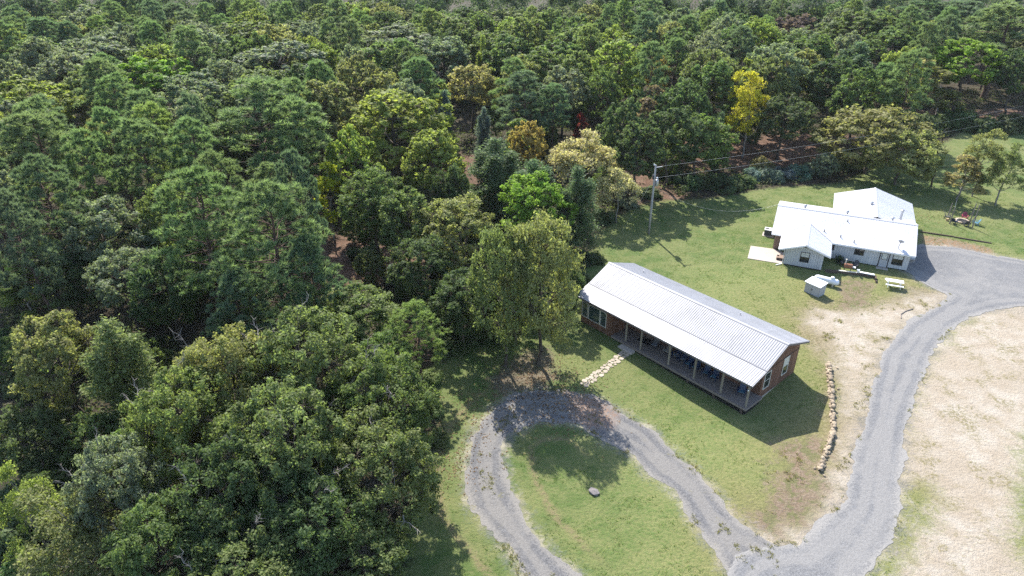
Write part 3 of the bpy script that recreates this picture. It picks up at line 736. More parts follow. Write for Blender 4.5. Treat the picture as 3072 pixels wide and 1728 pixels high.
(21.9,149.3,10.9,2.10,'thin','orolive','low olive and orange slender tree left of the small orange oak'),
(-7.3,181.5,12.3,1.84,'thin','olive','low olive slender tree right of the slim yellow green tree'),
(132.3,196.0,15.5,4.03,'oak','orolive','olive and orange oak below the tallest right edge pine'),
(-70.7,122.5,11.9,2.00,'cedar','cedar','low dusky green cedar left of the light green feathery oak'),
(0.1,106.6,11.5,2.22,'thin','olive','low olive slender tree below the lone blue green pine'),
(73.6,159.0,10.6,1.78,'cedar','cedar','low dusky green cedar left of the dusky olive cedar'),
(-132.9,210.5,17.6,3.37,'pine','pineb','nearest tall blue green pine left of the top left russet tree'),
(-35.0,180.2,15.5,4.06,'oak','orolive','olive and orange oak left of the wide grey top oak'),
(47.2,130.9,16.9,4.07,'oak','olive','tall olive oak behind the bright yellow tree'),
(-113.2,192.6,16.3,4.79,'oak','gray','second nearest tall broad grey green oak left of the straw coloured oak'),
(-67.8,117.4,18.3,4.31,'pine','pine','nearest tall deep green pine right of the yellow green domed oak'),
(-44.8,192.0,19.3,3.35,'pine','pine','second nearest tall deep green pine left of the wide grey top oak'),
(-63.5,199.3,17.5,3.21,'pine','pine','second nearest tall deep green pine right of the straw coloured oak'),
(-12.6,120.9,10.0,2.62,'thin','ygreen','low yellow green slender tree left of the lone blue green pine'),
(-106.2,193.0,16.9,4.26,'oak','olive','second nearest tall broad olive oak left of the straw coloured oak'),
(73.4,182.8,12.5,2.69,'thin','ygreen','yellow green slender tree left of the large top right oak'),
(49.8,149.2,12.4,2.27,'thin','ygreen','yellow green slender tree right of the small orange oak'),
(0.3,161.2,15.7,5.50,'oak','green','nearest broad mid green oak right of the slim yellow green tree'),
(-132.6,197.9,16.0,3.25,'pine','pinel','bright green pine left of the top left russet tree'),
(52.5,178.9,17.5,4.14,'oak','gray','second nearest tall broad grey green oak right of the tall open pine'),
(69.8,123.5,18.5,3.68,'pine','pine','tall deep green pine behind the leafless lawn tree'),
(72.7,132.5,17.9,4.13,'oak','ygreen','tall broad yellow green oak right of the dusky olive cedar'),
(56.1,196.7,18.5,3.28,'pine','pineb','tall blue green pine right of the tall open pine'),
(106.7,212.0,15.5,5.40,'oak','olive','broad olive oak right of the purple brown oak'),
(124.0,165.4,15.3,3.04,'pine','pinel','bright green pine right of the tallest right edge pine'),
(62.1,135.2,15.7,5.61,'oak','dark','broad dark green oak left of the dusky olive cedar'),
(-40.5,163.2,18.2,3.28,'pine','pine','third nearest tall deep green pine left of the wide grey top oak'),
(55.3,157.7,9.3,2.25,'thin','cedary','low yellowish slender tree left of the dusky olive cedar'),
(69.7,207.9,15.5,3.98,'oak','green','mid green oak left of the purple brown oak'),
(-59.5,145.3,12.7,2.20,'cedar','bluegreen','blue green cedar left of the large grey green oak'),
(-136.3,189.6,16.0,5.19,'oak','green','tall broad mid green oak left of the top left russet tree'),
(-27.3,75.7,14.2,3.71,'pine','pine','deep green pine right of the left tall twin pine'),
(-79.3,101.7,19.0,3.51,'pine','pine','nearest tall deep green pine left of the yellow green domed oak'),
(48.2,189.2,10.4,2.68,'thin','ygreen','low yellow green slender tree right of the tall open pine'),
(-12.7,125.3,11.4,1.89,'cedar','bluegreen','low blue green cedar below the straw yellow oak'),
(117.6,175.5,17.6,3.12,'pine','pine','tall deep green pine below the tallest right edge pine'),
(-34.3,134.8,11.3,2.02,'thin','cedary','low yellowish slender tree right of the large grey green oak'),
(-60.7,75.3,16.7,3.42,'pine','pineb','nearest tall blue green pine left of the flat topped pine'),
(17.7,159.3,18.1,3.19,'pine','pinel','tall bright green pine left of the small orange oak'),
(-92.1,118.4,16.6,3.55,'pine','pinel','tall bright green pine left of the yellow green domed oak'),
(90.7,213.0,16.5,6.11,'oak','green','tall broad mid green oak right of the purple brown oak'),
(30.0,133.6,9.8,1.90,'cedar','cedar','low dusky green cedar left of the bright yellow tree'),
(-73.9,122.2,10.6,2.04,'thin','olive','low olive slender tree right of the yellow green domed oak'),
(7.2,192.9,10.4,1.67,'cedar','cedar','fourth nearest low dusky green cedar left of the tall open pine'),
(-110.5,151.3,10.5,2.27,'cedar','cedar','low dusky green cedar left of the grey half leafless oak'),
(0.4,126.9,16.6,3.90,'pine','pine','tall deep green pine behind the lone blue green pine'),
(15.4,108.8,10.7,1.62,'cedar','cedar','low dusky green cedar below the dark oak above the pole'),
(-76.2,190.1,15.9,3.84,'pine','pine','deep green pine right of the grey half leafless oak'),
(27.4,206.6,10.3,2.30,'cedar','cedar','nearest low dusky green cedar left of the tall open pine'),
(-127.0,174.8,16.7,4.15,'pine','pine','third nearest tall deep green pine left of the grey half leafless oak'),
(9.8,128.3,15.5,4.41,'oak','gray','broad grey green oak right of the lone blue green pine'),
(-61.6,140.6,11.9,1.84,'thin','olive','low olive slender tree right of the light green feathery oak'),
(-16.4,128.4,16.6,4.15,'pine','pine','tall deep green pine left of the straw yellow oak'),
(65.3,189.1,15.4,3.26,'pine','pinel','bright green pine left of the purple brown oak'),
(119.1,183.1,17.6,3.64,'pine','pineb','second nearest tall blue green pine left of the tallest right edge pine'),
(108.1,183.4,16.2,4.71,'oak','ygreen','tall broad yellow green oak left of the tallest right edge pine'),
(138.9,185.5,16.5,4.03,'oak','green','tall mid green oak right of the tallest right edge pine'),
(31.6,170.6,18.8,3.40,'pine','pineb','tall blue green pine behind the small orange oak'),
(13.5,183.9,10.5,2.27,'cedar','cedar','second nearest low dusky green cedar left of the tall open pine'),
(95.8,205.9,10.1,1.68,'cedar','bluegreen','low blue green cedar right of the purple brown oak'),
(30.4,127.8,12.9,1.75,'cedar','cedar','second nearest dusky green cedar left of the bright yellow tree'),
(-22.3,116.9,11.1,1.63,'cedar','cedar','low dusky green cedar below the big centre oak'),
(-3.6,179.4,11.5,1.74,'cedar','cedar','nearest low dusky green cedar right of the slim yellow green tree'),
(-37.9,189.3,15.4,3.25,'pine','pine','deep green pine left of the wide grey top oak'),
(63.8,177.6,10.9,1.93,'cedar','bluegreen','low blue green cedar left of the large top right oak'),
(45.4,136.7,12.8,1.65,'cedar','cedar','nearest dusky green cedar left of the bright yellow tree'),
(-24.7,201.2,16.6,3.07,'pine','pine','tall deep green pine right of the wide grey top oak'),
(19.1,192.6,9.3,1.67,'cedar','bluegreen','second nearest low blue green cedar left of the tall open pine'),
(46.0,164.3,15.5,5.17,'oak','gray','broad grey green oak right of the small orange oak'),
(28.7,163.8,9.3,1.69,'cedar','cedar','nearest low dusky green cedar left of the small orange oak'),
(-33.5,103.3,17.9,3.36,'pine','pine','tall deep green pine right of the huge domed pine'),
(-37.3,141.5,9.8,2.29,'cedar','cedar','nearest low dusky green cedar right of the large grey green oak'),
(-4.5,151.0,10.1,2.47,'thin','ygreen','low yellow green slender tree below the slim yellow green tree'),
(-125.2,211.7,18.2,3.98,'pine','pine','tall deep green pine right of the top left russet tree'),
(29.3,190.9,10.0,1.76,'cedar','cedar','low dusky green cedar below the tall open pine'),
(17.3,111.4,9.1,2.57,'thin','cedary','low yellowish slender tree below the dark oak above the pole'),
(-76.4,143.7,9.5,2.08,'cedar','cedar','low dusky green cedar below the light green feathery oak'),
(96.4,162.0,18.8,3.12,'pine','pineb','tall blue green pine left of the bright green rounded oak'),
(-40.4,152.6,16.0,4.39,'oak','ygreen','tall broad yellow green oak right of the large grey green oak'),
(90.7,157.1,18.1,2.99,'pine','pine','tall deep green pine left of the bright green rounded oak'),
(-36.1,166.4,17.7,3.17,'pine','pinel','tall bright green pine left of the wide grey top oak'),
(104.2,174.3,19.4,3.26,'pine','pine','third nearest tall deep green pine left of the tallest right edge pine'),
(63.4,210.2,10.9,2.08,'cedar','cedar','low dusky green cedar left of the purple brown oak'),
(12.9,142.5,15.7,4.62,'oak','olive','broad olive oak left of the small orange oak'),
(-63.5,91.1,18.0,3.41,'pine','pine','tall deep green pine behind the flat topped pine'),
(35.7,154.6,15.6,3.34,'pine','pine','deep green pine right of the small orange oak'),
(-20.1,144.6,9.3,2.02,'thin','ygreen','second nearest low yellow green slender tree left of the straw yellow oak'),
(76.6,164.5,15.5,4.47,'oak','gray','broad grey green oak behind the dusky olive cedar'),
(35.2,115.8,10.0,2.05,'cedar','cedar','low dusky green cedar below the bright yellow tree'),
(-74.9,195.9,15.5,4.10,'oak','green','broad mid green oak right of the straw coloured oak'),
(-8.1,189.6,17.1,4.64,'oak','green','tall broad mid green oak right of the wide grey top oak'),
(58.5,203.2,15.9,4.18,'oak','green','second nearest broad mid green oak left of the purple brown oak'),
(-25.8,113.3,9.1,2.36,'thin','orolive','low olive and orange slender tree below the big centre oak'),
(-103.6,134.2,15.4,3.37,'pine','pine','deep green pine left of the yellow green domed oak'),
(71.0,164.5,9.3,1.89,'thin','ygreen','low yellow green slender tree left of the dusky olive cedar'),
(94.0,171.5,19.4,3.14,'pine','pine','tall deep green pine right of the large top right oak'),
(-121.8,171.7,16.8,3.64,'pine','pinel','tall bright green pine left of the grey half leafless oak'),
(-137.5,196.1,15.2,3.31,'pine','pine','deep green pine left of the top left russet tree'),
(52.0,192.9,16.6,3.39,'pine','pinel','tall bright green pine right of the tall open pine'),
(5.8,211.6,10.7,1.81,'thin','cedary','low yellowish slender tree left of the tall open pine'),
(9.3,162.9,11.1,1.64,'cedar','cedar','third nearest low dusky green cedar right of the slim yellow green tree'),
(-54.0,73.6,14.7,2.73,'pine','pinel','bright green pine below the leaning long trunked pine'),
(-85.6,171.1,17.7,3.32,'pine','pine','nearest tall deep green pine right of the grey half leafless oak'),
(8.1,202.7,15.5,4.08,'oak','straw','straw coloured oak left of the tall open pine'),
(-98.6,200.1,18.0,3.66,'pine','pineb','second nearest tall blue green pine left of the straw coloured oak'),
(-56.6,141.4,12.8,2.33,'thin','orolive','olive and orange slender tree left of the large grey green oak'),
(-13.6,132.7,11.1,2.49,'thin','ygreen','nearest low yellow green slender tree left of the straw yellow oak'),
(28.3,138.4,10.8,1.92,'cedar','cedar','low dusky green cedar below the small orange oak'),
(8.7,180.4,10.0,2.36,'thin','orolive','second nearest low olive and orange slender tree right of the slim yellow green tree'),
(-92.2,140.8,9.3,2.23,'cedar','bluegreen','low blue green cedar below the grey half leafless oak'),
(-60.1,150.8,15.5,4.40,'oak','dark','broad dark green oak left of the large grey green oak'),
(14.1,194.8,12.2,2.56,'thin','olive','low olive slender tree left of the tall open pine'),
(98.3,200.5,11.0,2.01,'thin','ygreen','low yellow green slender tree right of the purple brown oak'),
(-37.1,145.7,9.3,1.63,'cedar','cedar','second nearest low dusky green cedar right of the large grey green oak'),
(14.4,103.4,4.2,1.54,'round','green','second nearest understorey mid green small oak below the dark oak above the pole'),
(-47.5,55.1,4.8,1.98,'round','dark','understorey dark green small oak below the leaning long trunked pine'),
(-41.6,71.6,5.5,1.99,'round','olive','understorey olive small oak right of the leaning long trunked pine'),
(-79.7,112.7,5.7,1.62,'round','gray','understorey grey green small oak below the yellow green domed oak'),
(-97.2,132.2,7.1,1.67,'round','green','nearest understorey mid green small oak below the yellow green domed oak'),
(-47.5,131.8,4.7,2.15,'round','dark','second nearest understorey dark green small oak below the large grey green oak'),
(-11.2,116.3,4.4,2.16,'round','olive','second nearest understorey olive small oak below the lone blue green pine'),
(-33.9,75.1,7.4,2.32,'round','olive','understorey olive small oak below the left tall twin pine'),
(-26.8,42.7,6.9,2.29,'round','olive','understorey olive small oak below the feathery yellow cedar'),
(-38.8,88.6,6.3,1.84,'round','green','second nearest understorey mid green small oak below the huge domed pine'),
(34.5,112.7,7.0,1.98,'round','green','nearest understorey mid green small oak below the bright yellow tree'),
(44.5,127.6,6.2,1.92,'round','dark','understorey dark green small oak below the bright yellow tree'),
(-60.1,95.1,5.1,1.96,'round','gray','understorey grey green small oak below the flat topped pine'),
(-8.0,77.1,4.7,2.27,'round','dark','second nearest understorey dark green small oak left of the bright lime tree'),
(-71.5,127.1,5.8,1.91,'round','green','understorey mid green small oak below the light green feathery oak'),
(-26.7,56.8,7.1,1.94,'round','dark','understorey dark green small oak below the right tall twin pine'),
(52.7,111.3,4.4,1.86,'round','gray','understorey grey green small oak below the bright yellow tree'),
(-47.7,88.2,7.0,2.36,'round','olive','understorey olive small oak below the bright topped pine'),
(-61.3,121.5,4.5,1.95,'round','olive','nearest understorey olive small oak below the light green feathery oak'),
(-34.4,111.0,4.5,2.23,'round','green','nearest understorey mid green small oak below the huge domed pine'),
(20.1,135.5,6.9,1.79,'round','gray','second nearest understorey grey green small oak below the small orange oak'),
(-18.0,94.4,5.6,2.28,'round','dark','understorey dark green small oak below the oak with yellow top'),
(-56.1,87.4,6.3,1.56,'round','green','understorey mid green small oak below the flat topped pine'),
(-33.2,131.3,4.5,2.49,'round','gray','understorey grey green small oak below the large grey green oak'),
(-42.6,52.3,6.5,2.42,'round','olive','understorey olive small oak left of the feathery yellow cedar'),
(-14.9,97.7,4.3,2.07,'round','gray','understorey grey green small oak below the big centre oak'),
(25.9,111.2,5.4,1.82,'round','green','nearest understorey mid green small oak below the dark oak above the pole'),
(-19.3,36.4,4.4,1.59,'round','dark','understorey dark green small oak right of the half bare corner tree'),
(23.4,133.5,6.7,2.00,'round','gray','nearest understorey grey green small oak below the small orange oak'),
(-11.5,69.6,4.3,1.68,'round','dark','understorey dark green small oak left of the dark thicket gap oak'),
(72.5,126.2,6.7,1.68,'round','dark','understorey dark green small oak left of the leafless lawn tree'),
(53.7,133.6,5.3,1.91,'round','olive','understorey olive small oak below the bright yellow tree'),
(-97.3,123.1,5.0,1.57,'round','green','third nearest understorey mid green small oak below the yellow green domed oak'),
(-64.5,123.8,6.4,1.97,'round','dark','nearest understorey dark green small oak below the light green feathery oak'),
(-38.5,119.5,5.3,2.20,'round','olive','nearest understorey olive small oak below the huge domed pine'),
(6.2,123.5,6.4,2.44,'round','olive','nearest understorey olive small oak below the lone blue green pine'),
(-89.0,123.7,5.3,2.15,'round','green','second nearest understorey mid green small oak below the yellow green domed oak'),
(6.1,130.1,5.0,1.81,'round','dark','understorey dark green small oak below the lone blue green pine'),
(-6.4,81.8,6.3,2.06,'round','dark','nearest understorey dark green small oak left of the bright lime tree'),
(61.1,129.7,5.7,2.08,'round','olive','understorey olive small oak right of the bright yellow tree'),
(-4.2,132.6,6.3,2.39,'round','olive','understorey olive small oak below the straw yellow oak'),
(31.6,131.2,6.5,2.08,'round','dark','understorey dark green small oak left of the bright yellow tree'),
(-59.4,114.8,4.9,2.47,'round','olive','second nearest understorey olive small oak below the light green feathery oak'),
(-41.8,57.0,4.2,2.20,'round','dark','second nearest understorey dark green small oak below the left tall twin pine'),
(25.6,115.3,6.7,2.25,'round','dark','nearest understorey dark green small oak below the dark oak above the pole'),
(-75.3,125.0,5.3,1.52,'round','gray','understorey grey green small oak right of the yellow green domed oak'),
(-60.2,118.3,7.1,1.61,'round','dark','second nearest understorey dark green small oak below the light green feathery oak'),
(-23.4,132.4,5.6,1.66,'round','green','understorey mid green small oak left of the straw yellow oak'),
(-36.8,100.9,4.3,2.13,'round','gray','understorey grey green small oak below the huge domed pine'),
(-70.2,107.7,7.3,2.49,'round','dark','understorey dark green small oak below the yellow green domed oak'),
(-20.3,85.5,4.9,2.43,'round','green','understorey mid green small oak below the oak with yellow top'),
(-47.9,117.3,7.3,2.08,'round','dark','understorey dark green small oak right of the bright topped pine'),
(-56.1,112.3,5.8,1.60,'round','green','understorey mid green small oak below the bright topped pine'),
(-28.8,38.5,7.0,2.03,'round','green','understorey mid green small oak behind the half bare corner tree'),
(-30.8,68.5,5.1,1.52,'round','dark','nearest understorey dark green small oak below the left tall twin pine'),
(11.8,111.4,5.2,2.28,'round','dark','second nearest understorey dark green small oak below the dark oak above the pole'),
(-37.5,69.3,6.6,2.39,'round','gray','understorey grey green small oak below the left tall twin pine'),
(36.0,123.9,4.8,1.55,'round','green','second nearest understorey mid green small oak below the bright yellow tree'),
(-17.0,74.0,4.5,1.84,'round','olive','understorey olive small oak right of the right tall twin pine'),
(28.6,123.0,5.7,2.41,'round','gray','understorey grey green small oak left of the bright yellow tree'),
(-34.7,37.4,4.2,1.69,'round','dark','understorey dark green small oak below the feathery yellow cedar'),
(-27.1,99.5,5.5,2.24,'round','olive','second nearest understorey olive small oak below the huge domed pine'),
(-0.1,102.8,4.6,1.94,'round','dark','understorey dark green small oak left of the pale flat topped tree'),
(-35.8,82.0,6.3,2.36,'round','dark','understorey dark green small oak below the huge domed pine'),
(0.9,68.6,6.9,1.51,'round','green','understorey mid green small oak right of the dark thicket gap oak'),
(-33.1,42.0,5.8,2.38,'round','green','understorey mid green small oak below the feathery yellow cedar'),
(-20.1,47.8,7.3,2.21,'round','olive','understorey olive small oak below the right tall twin pine'),
(-45.3,134.5,5.4,1.57,'round','dark','nearest understorey dark green small oak below the large grey green oak'),
(-37.5,129.6,6.2,2.14,'round','green','understorey mid green small oak below the large grey green oak'),
(3.1,93.3,5.4,1.81,'round','green','understorey mid green small oak below the soft grey green cedar'),
(-8.0,96.4,5.9,2.03,'round','dark','understorey dark green small oak below the soft grey green cedar'),
(10.9,116.7,5.2,1.65,'round','green','understorey mid green small oak below the lone blue green pine'),
(-48.9,113.2,5.7,2.17,'round','green','understorey mid green small oak right of the bright topped pine'),
(-30.3,78.1,5.4,1.86,'round','gray','understorey grey green small oak below the oak with yellow top'),
(-49.4,76.3,6.3,1.86,'round','olive','understorey olive small oak below the leaning long trunked pine'),
(-45.2,96.3,4.7,2.08,'round','dark','understorey dark green small oak below the bright topped pine'),
(-11.1,79.8,4.6,1.97,'round','olive','understorey olive small oak left of the bright lime tree'),
(-57.1,76.4,4.3,1.67,'round','olive','understorey olive small oak below the flat topped pine'),
(-28.9,119.4,7.0,2.21,'round','dark','understorey dark green small oak left of the big centre oak'),
(-39.6,78.4,5.9,2.44,'round','gray','understorey grey green small oak right of the leaning long trunked pine'),
(-33.7,52.7,5.7,1.75,'round','green','understorey mid green small oak right of the feathery yellow cedar'),
(0.6,95.9,4.8,2.12,'round','olive','understorey olive small oak below the soft grey green cedar'),
(65.8,119.7,4.2,1.72,'round','green','understorey mid green small oak left of the leafless lawn tree'),
(-36.4,63.6,4.8,1.96,'round','green','understorey mid green small oak below the left tall twin pine'),
]
CLEARING = [(114.98,138.90), (93.58,141.33), (86.03,132.22), (75.21,124.79), (61.83,114.90), (54.04,108.63), (45.93,107.18), (39.60,105.75), (30.89,101.95), (21.97,101.15), (16.21,95.59), (11.87,88.46), (9.91,79.80), (6.58,69.55), (1.89,66.87), (-2.28,62.73), (-5.73,59.69), (-8.06,56.17), (-6.99,51.12), (-6.05,46.69), (-6.12,43.69), (-7.21,40.09), (-7.69,36.48), (-7.65,31.97), (-6.91,24.92), (38.38,24.85), (131.19,138.82)]
DRIVE = [(75.28,76.28), (67.95,66.68), (59.05,68.47), (56.21,68.03), (52.25,66.72), (48.58,64.20), (45.96,61.81), (42.72,58.11), (39.81,54.08), (37.77,51.61), (35.49,48.19), (33.33,44.58), (31.70,41.76), (30.12,38.76), (29.05,36.79), (27.33,34.58), (25.39,32.86), (24.41,31.91), (21.87,28.56), (15.70,28.57), (14.93,31.93), (15.42,32.88), (16.50,33.90), (18.41,34.52), (20.78,34.73), (22.39,35.93), (25.79,38.81), (27.46,41.77), (28.42,43.62), (30.11,46.09), (31.56,48.25), (33.58,51.68), (34.78,53.71), (36.49,56.33), (38.31,59.35), (40.76,61.60), (43.81,64.79), (48.14,67.97), (52.10,70.72), (50.28,72.96), (49.68,76.36), (49.03,79.67), (48.05,82.01), (55.76,84.67), (59.80,84.16), (62.77,81.96), (66.67,80.18)]
LOOP = [(20.62,34.31), (19.09,34.84), (17.17,36.47), (16.44,38.14), (15.67,40.34), (15.01,42.11), (14.04,43.51), (12.30,47.38), (10.35,49.19), (8.19,51.50), (5.16,52.54), (2.34,52.79), (0.10,52.12), (-1.74,50.18), (-3.40,46.73), (-3.94,44.03), (-3.61,40.51), (-2.97,37.78), (-1.80,36.13), (-0.40,34.42), (0.25,33.04), (0.85,31.95), (2.36,29.17), (6.52,29.16), (4.44,31.95), (2.54,34.17), (1.07,36.61), (0.07,39.28), (-0.57,41.43), (-0.70,44.50), (-0.12,46.21), (1.29,47.57), (2.48,48.32), (4.85,48.10), (6.57,47.39), (8.10,45.48), (10.11,43.85), (11.19,41.67), (12.65,39.92), (13.23,38.84), (13.48,37.24), (13.98,35.58), (14.66,34.04), (14.97,32.45), (14.93,31.93), (15.88,29.14), (19.52,29.14)]
SAND_RIGHT = [(68.62,67.55), (59.53,69.20), (52.60,67.33), (42.32,58.12), (35.13,48.19), (31.37,41.76), (30.96,40.66), (33.21,40.22), (32.74,38.76), (30.30,36.03), (27.34,32.86), (24.73,29.72), (35.50,29.70), (36.29,34.21), (39.63,39.15), (44.94,46.05), (54.90,54.69)]
SAND_LEFT = [(52.46,71.10), (49.51,71.78), (43.21,68.52), (37.87,66.76), (35.07,67.65), (33.18,65.07), (33.05,60.33), (32.92,56.07), (31.62,51.63), (29.52,47.13), (27.36,43.62), (25.94,41.77), (24.26,38.77), (22.29,36.42), (19.54,35.31), (20.54,34.06), (22.81,35.49), (26.26,38.77), (33.67,51.62), (38.53,59.57), (44.11,64.87)]
DIRT = [(23.72,46.10), (26.16,46.61), (26.77,45.08), (25.47,42.23), (23.96,39.19), (22.13,36.80), (19.66,35.68), (17.96,35.87), (18.19,37.58), (20.51,40.03), (22.03,43.63)]
BANK = [(40.08,74.82), (42.24,75.85), (44.64,74.08), (41.79,69.44), (38.77,66.76), (37.25,68.54), (39.28,72.30)]
LEAFY = [(57.40,88.03), (61.08,86.44), (64.40,83.77), (63.82,81.95), (59.62,81.97), (54.99,83.19)]
RED_SPOTS = [(-24.2,82.3,6), (-21.1,75.5,4), (-8.3,117.3,7), (-3.9,111.2,4), (34.4,125.0,9), (45.2,123.8,10), (53.1,128.6,8), (60.8,133.7,7), (23.7,111.1,5), (-15.7,82.2,4), (23.4,102.0,4), (89.7,148.1,8), (109.4,148.0,10)]
TREE_LITTER = [(0.89,58.94), (3.83,60.40), (4.43,56.14), (3.09,52.61), (-1.44,51.71), (-2.25,54.19)]
LOOP_LITTER = [(4.98,52.60), (7.91,51.68), (9.83,49.36), (8.83,47.18), (6.72,47.18), (5.44,48.81)]
# x, y, radius, leaf colour, label
SHRUBS = [
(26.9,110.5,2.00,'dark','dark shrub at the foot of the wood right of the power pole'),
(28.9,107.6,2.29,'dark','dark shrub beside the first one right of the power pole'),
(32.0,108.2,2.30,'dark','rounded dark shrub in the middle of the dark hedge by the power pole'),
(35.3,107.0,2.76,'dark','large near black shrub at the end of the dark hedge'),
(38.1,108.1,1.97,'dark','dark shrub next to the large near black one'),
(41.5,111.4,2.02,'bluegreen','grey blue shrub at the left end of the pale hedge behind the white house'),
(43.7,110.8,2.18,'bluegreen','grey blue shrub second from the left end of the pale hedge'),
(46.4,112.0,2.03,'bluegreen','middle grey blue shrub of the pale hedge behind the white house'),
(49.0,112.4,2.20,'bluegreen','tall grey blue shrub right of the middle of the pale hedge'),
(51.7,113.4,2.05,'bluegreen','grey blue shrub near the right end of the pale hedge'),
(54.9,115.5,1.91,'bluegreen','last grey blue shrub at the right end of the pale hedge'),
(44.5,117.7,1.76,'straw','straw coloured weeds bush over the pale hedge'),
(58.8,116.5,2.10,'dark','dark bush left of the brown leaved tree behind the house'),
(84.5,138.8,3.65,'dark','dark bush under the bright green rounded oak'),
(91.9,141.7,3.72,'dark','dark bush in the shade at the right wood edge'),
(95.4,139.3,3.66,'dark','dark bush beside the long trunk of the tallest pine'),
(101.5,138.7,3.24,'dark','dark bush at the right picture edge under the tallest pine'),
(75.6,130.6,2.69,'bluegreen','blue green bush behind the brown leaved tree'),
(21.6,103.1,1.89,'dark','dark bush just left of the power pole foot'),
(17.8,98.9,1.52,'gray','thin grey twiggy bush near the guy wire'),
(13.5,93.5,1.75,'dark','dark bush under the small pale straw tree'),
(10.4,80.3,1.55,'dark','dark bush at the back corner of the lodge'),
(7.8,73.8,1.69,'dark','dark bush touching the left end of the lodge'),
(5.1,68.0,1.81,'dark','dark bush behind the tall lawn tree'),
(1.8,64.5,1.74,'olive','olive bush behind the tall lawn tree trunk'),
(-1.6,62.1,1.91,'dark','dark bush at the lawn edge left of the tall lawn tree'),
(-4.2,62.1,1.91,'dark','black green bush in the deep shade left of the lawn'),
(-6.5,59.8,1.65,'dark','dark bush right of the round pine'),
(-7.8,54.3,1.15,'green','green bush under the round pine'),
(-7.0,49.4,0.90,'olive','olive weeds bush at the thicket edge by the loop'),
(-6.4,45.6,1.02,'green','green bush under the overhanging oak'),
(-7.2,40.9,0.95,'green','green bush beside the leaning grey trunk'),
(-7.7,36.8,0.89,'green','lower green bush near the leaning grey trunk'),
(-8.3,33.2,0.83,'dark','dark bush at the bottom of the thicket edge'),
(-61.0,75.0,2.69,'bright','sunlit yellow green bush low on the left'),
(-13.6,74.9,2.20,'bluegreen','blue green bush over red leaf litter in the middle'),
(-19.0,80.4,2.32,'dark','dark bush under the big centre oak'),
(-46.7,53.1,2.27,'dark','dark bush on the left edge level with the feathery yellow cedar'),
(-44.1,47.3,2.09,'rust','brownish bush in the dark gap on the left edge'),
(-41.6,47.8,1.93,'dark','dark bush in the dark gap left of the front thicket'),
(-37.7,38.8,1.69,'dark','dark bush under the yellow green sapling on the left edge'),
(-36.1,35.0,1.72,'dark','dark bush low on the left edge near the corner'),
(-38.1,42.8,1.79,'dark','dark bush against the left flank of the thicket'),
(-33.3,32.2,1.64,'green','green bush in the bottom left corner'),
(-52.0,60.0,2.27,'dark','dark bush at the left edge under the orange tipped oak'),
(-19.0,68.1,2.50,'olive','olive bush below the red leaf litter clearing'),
]
WIRE_A = Vector((103.7, 128.6, 10.0)); WIRE_B = Vector((100.25, 123.4, 9.4))
# ================================================================== ground, drives
def axis(lo, hi, d0, d1, step, far):
    mid = list(np.arange(d0, d1+1e-6, step)); a = []; x = d0; s = step
    while x > lo: s *= 1.35; x -= s; a.append(x)
    b = []; x = d1; s = step
    while x < hi: s *= 1.35; x += s; b.append(x)
    return np.array(a[::-1]+mid+b)
gx = axis(-1800, 1800, -16, 76, .5, 0); gy = axis(-500, 2500, 26, 114, .5, 0)
GX, GY = np.meshgrid(gx, gy)
fx, fy = GX.ravel(), GY.ravel()
nx, ny = len(gx), len(gy)
ii = (np.arange(ny-1)[:, None]*nx + np.arange(nx-1)[None, :]).ravel()
zones = {'sand_right': SAND_RIGHT, 'sand_left': SAND_LEFT, 'dirt': DIRT, 'bank': BANK, 'leafy': LEAFY, 'litter': TREE_LITTER}
att = {k: ('POINT', np.clip(sd_poly(fx, fy, P), -20, 20)) for k, P in zones.items()}
att['red'] = ('POINT', np.max([r_-np.hypot(fx-a_, fy-b_) for a_, b_, r_ in RED_SPOTS], axis=0).clip(-20, 20))
att['forest'] = ('POINT', np.clip(-sd_poly(fx, fy, CLEARING), -20, 20))
sdD = sd_poly(fx, fy, DRIVE); sdL = sd_poly(fx, fy, LOOP)
att['spill'] = ('POINT', np.clip(np.maximum(sdD, sdL)+.25, -20, 20))
me = mesh_np('ground', np.stack([fx, fy, hz(fx, fy)], 1), np.stack([ii, ii+1, ii+nx+1, ii+nx], 1), M['ground'], att)
me.polygons.foreach_set("use_smooth", [True]*len(me.polygons))
tag(put('ground', me), kind='structure')

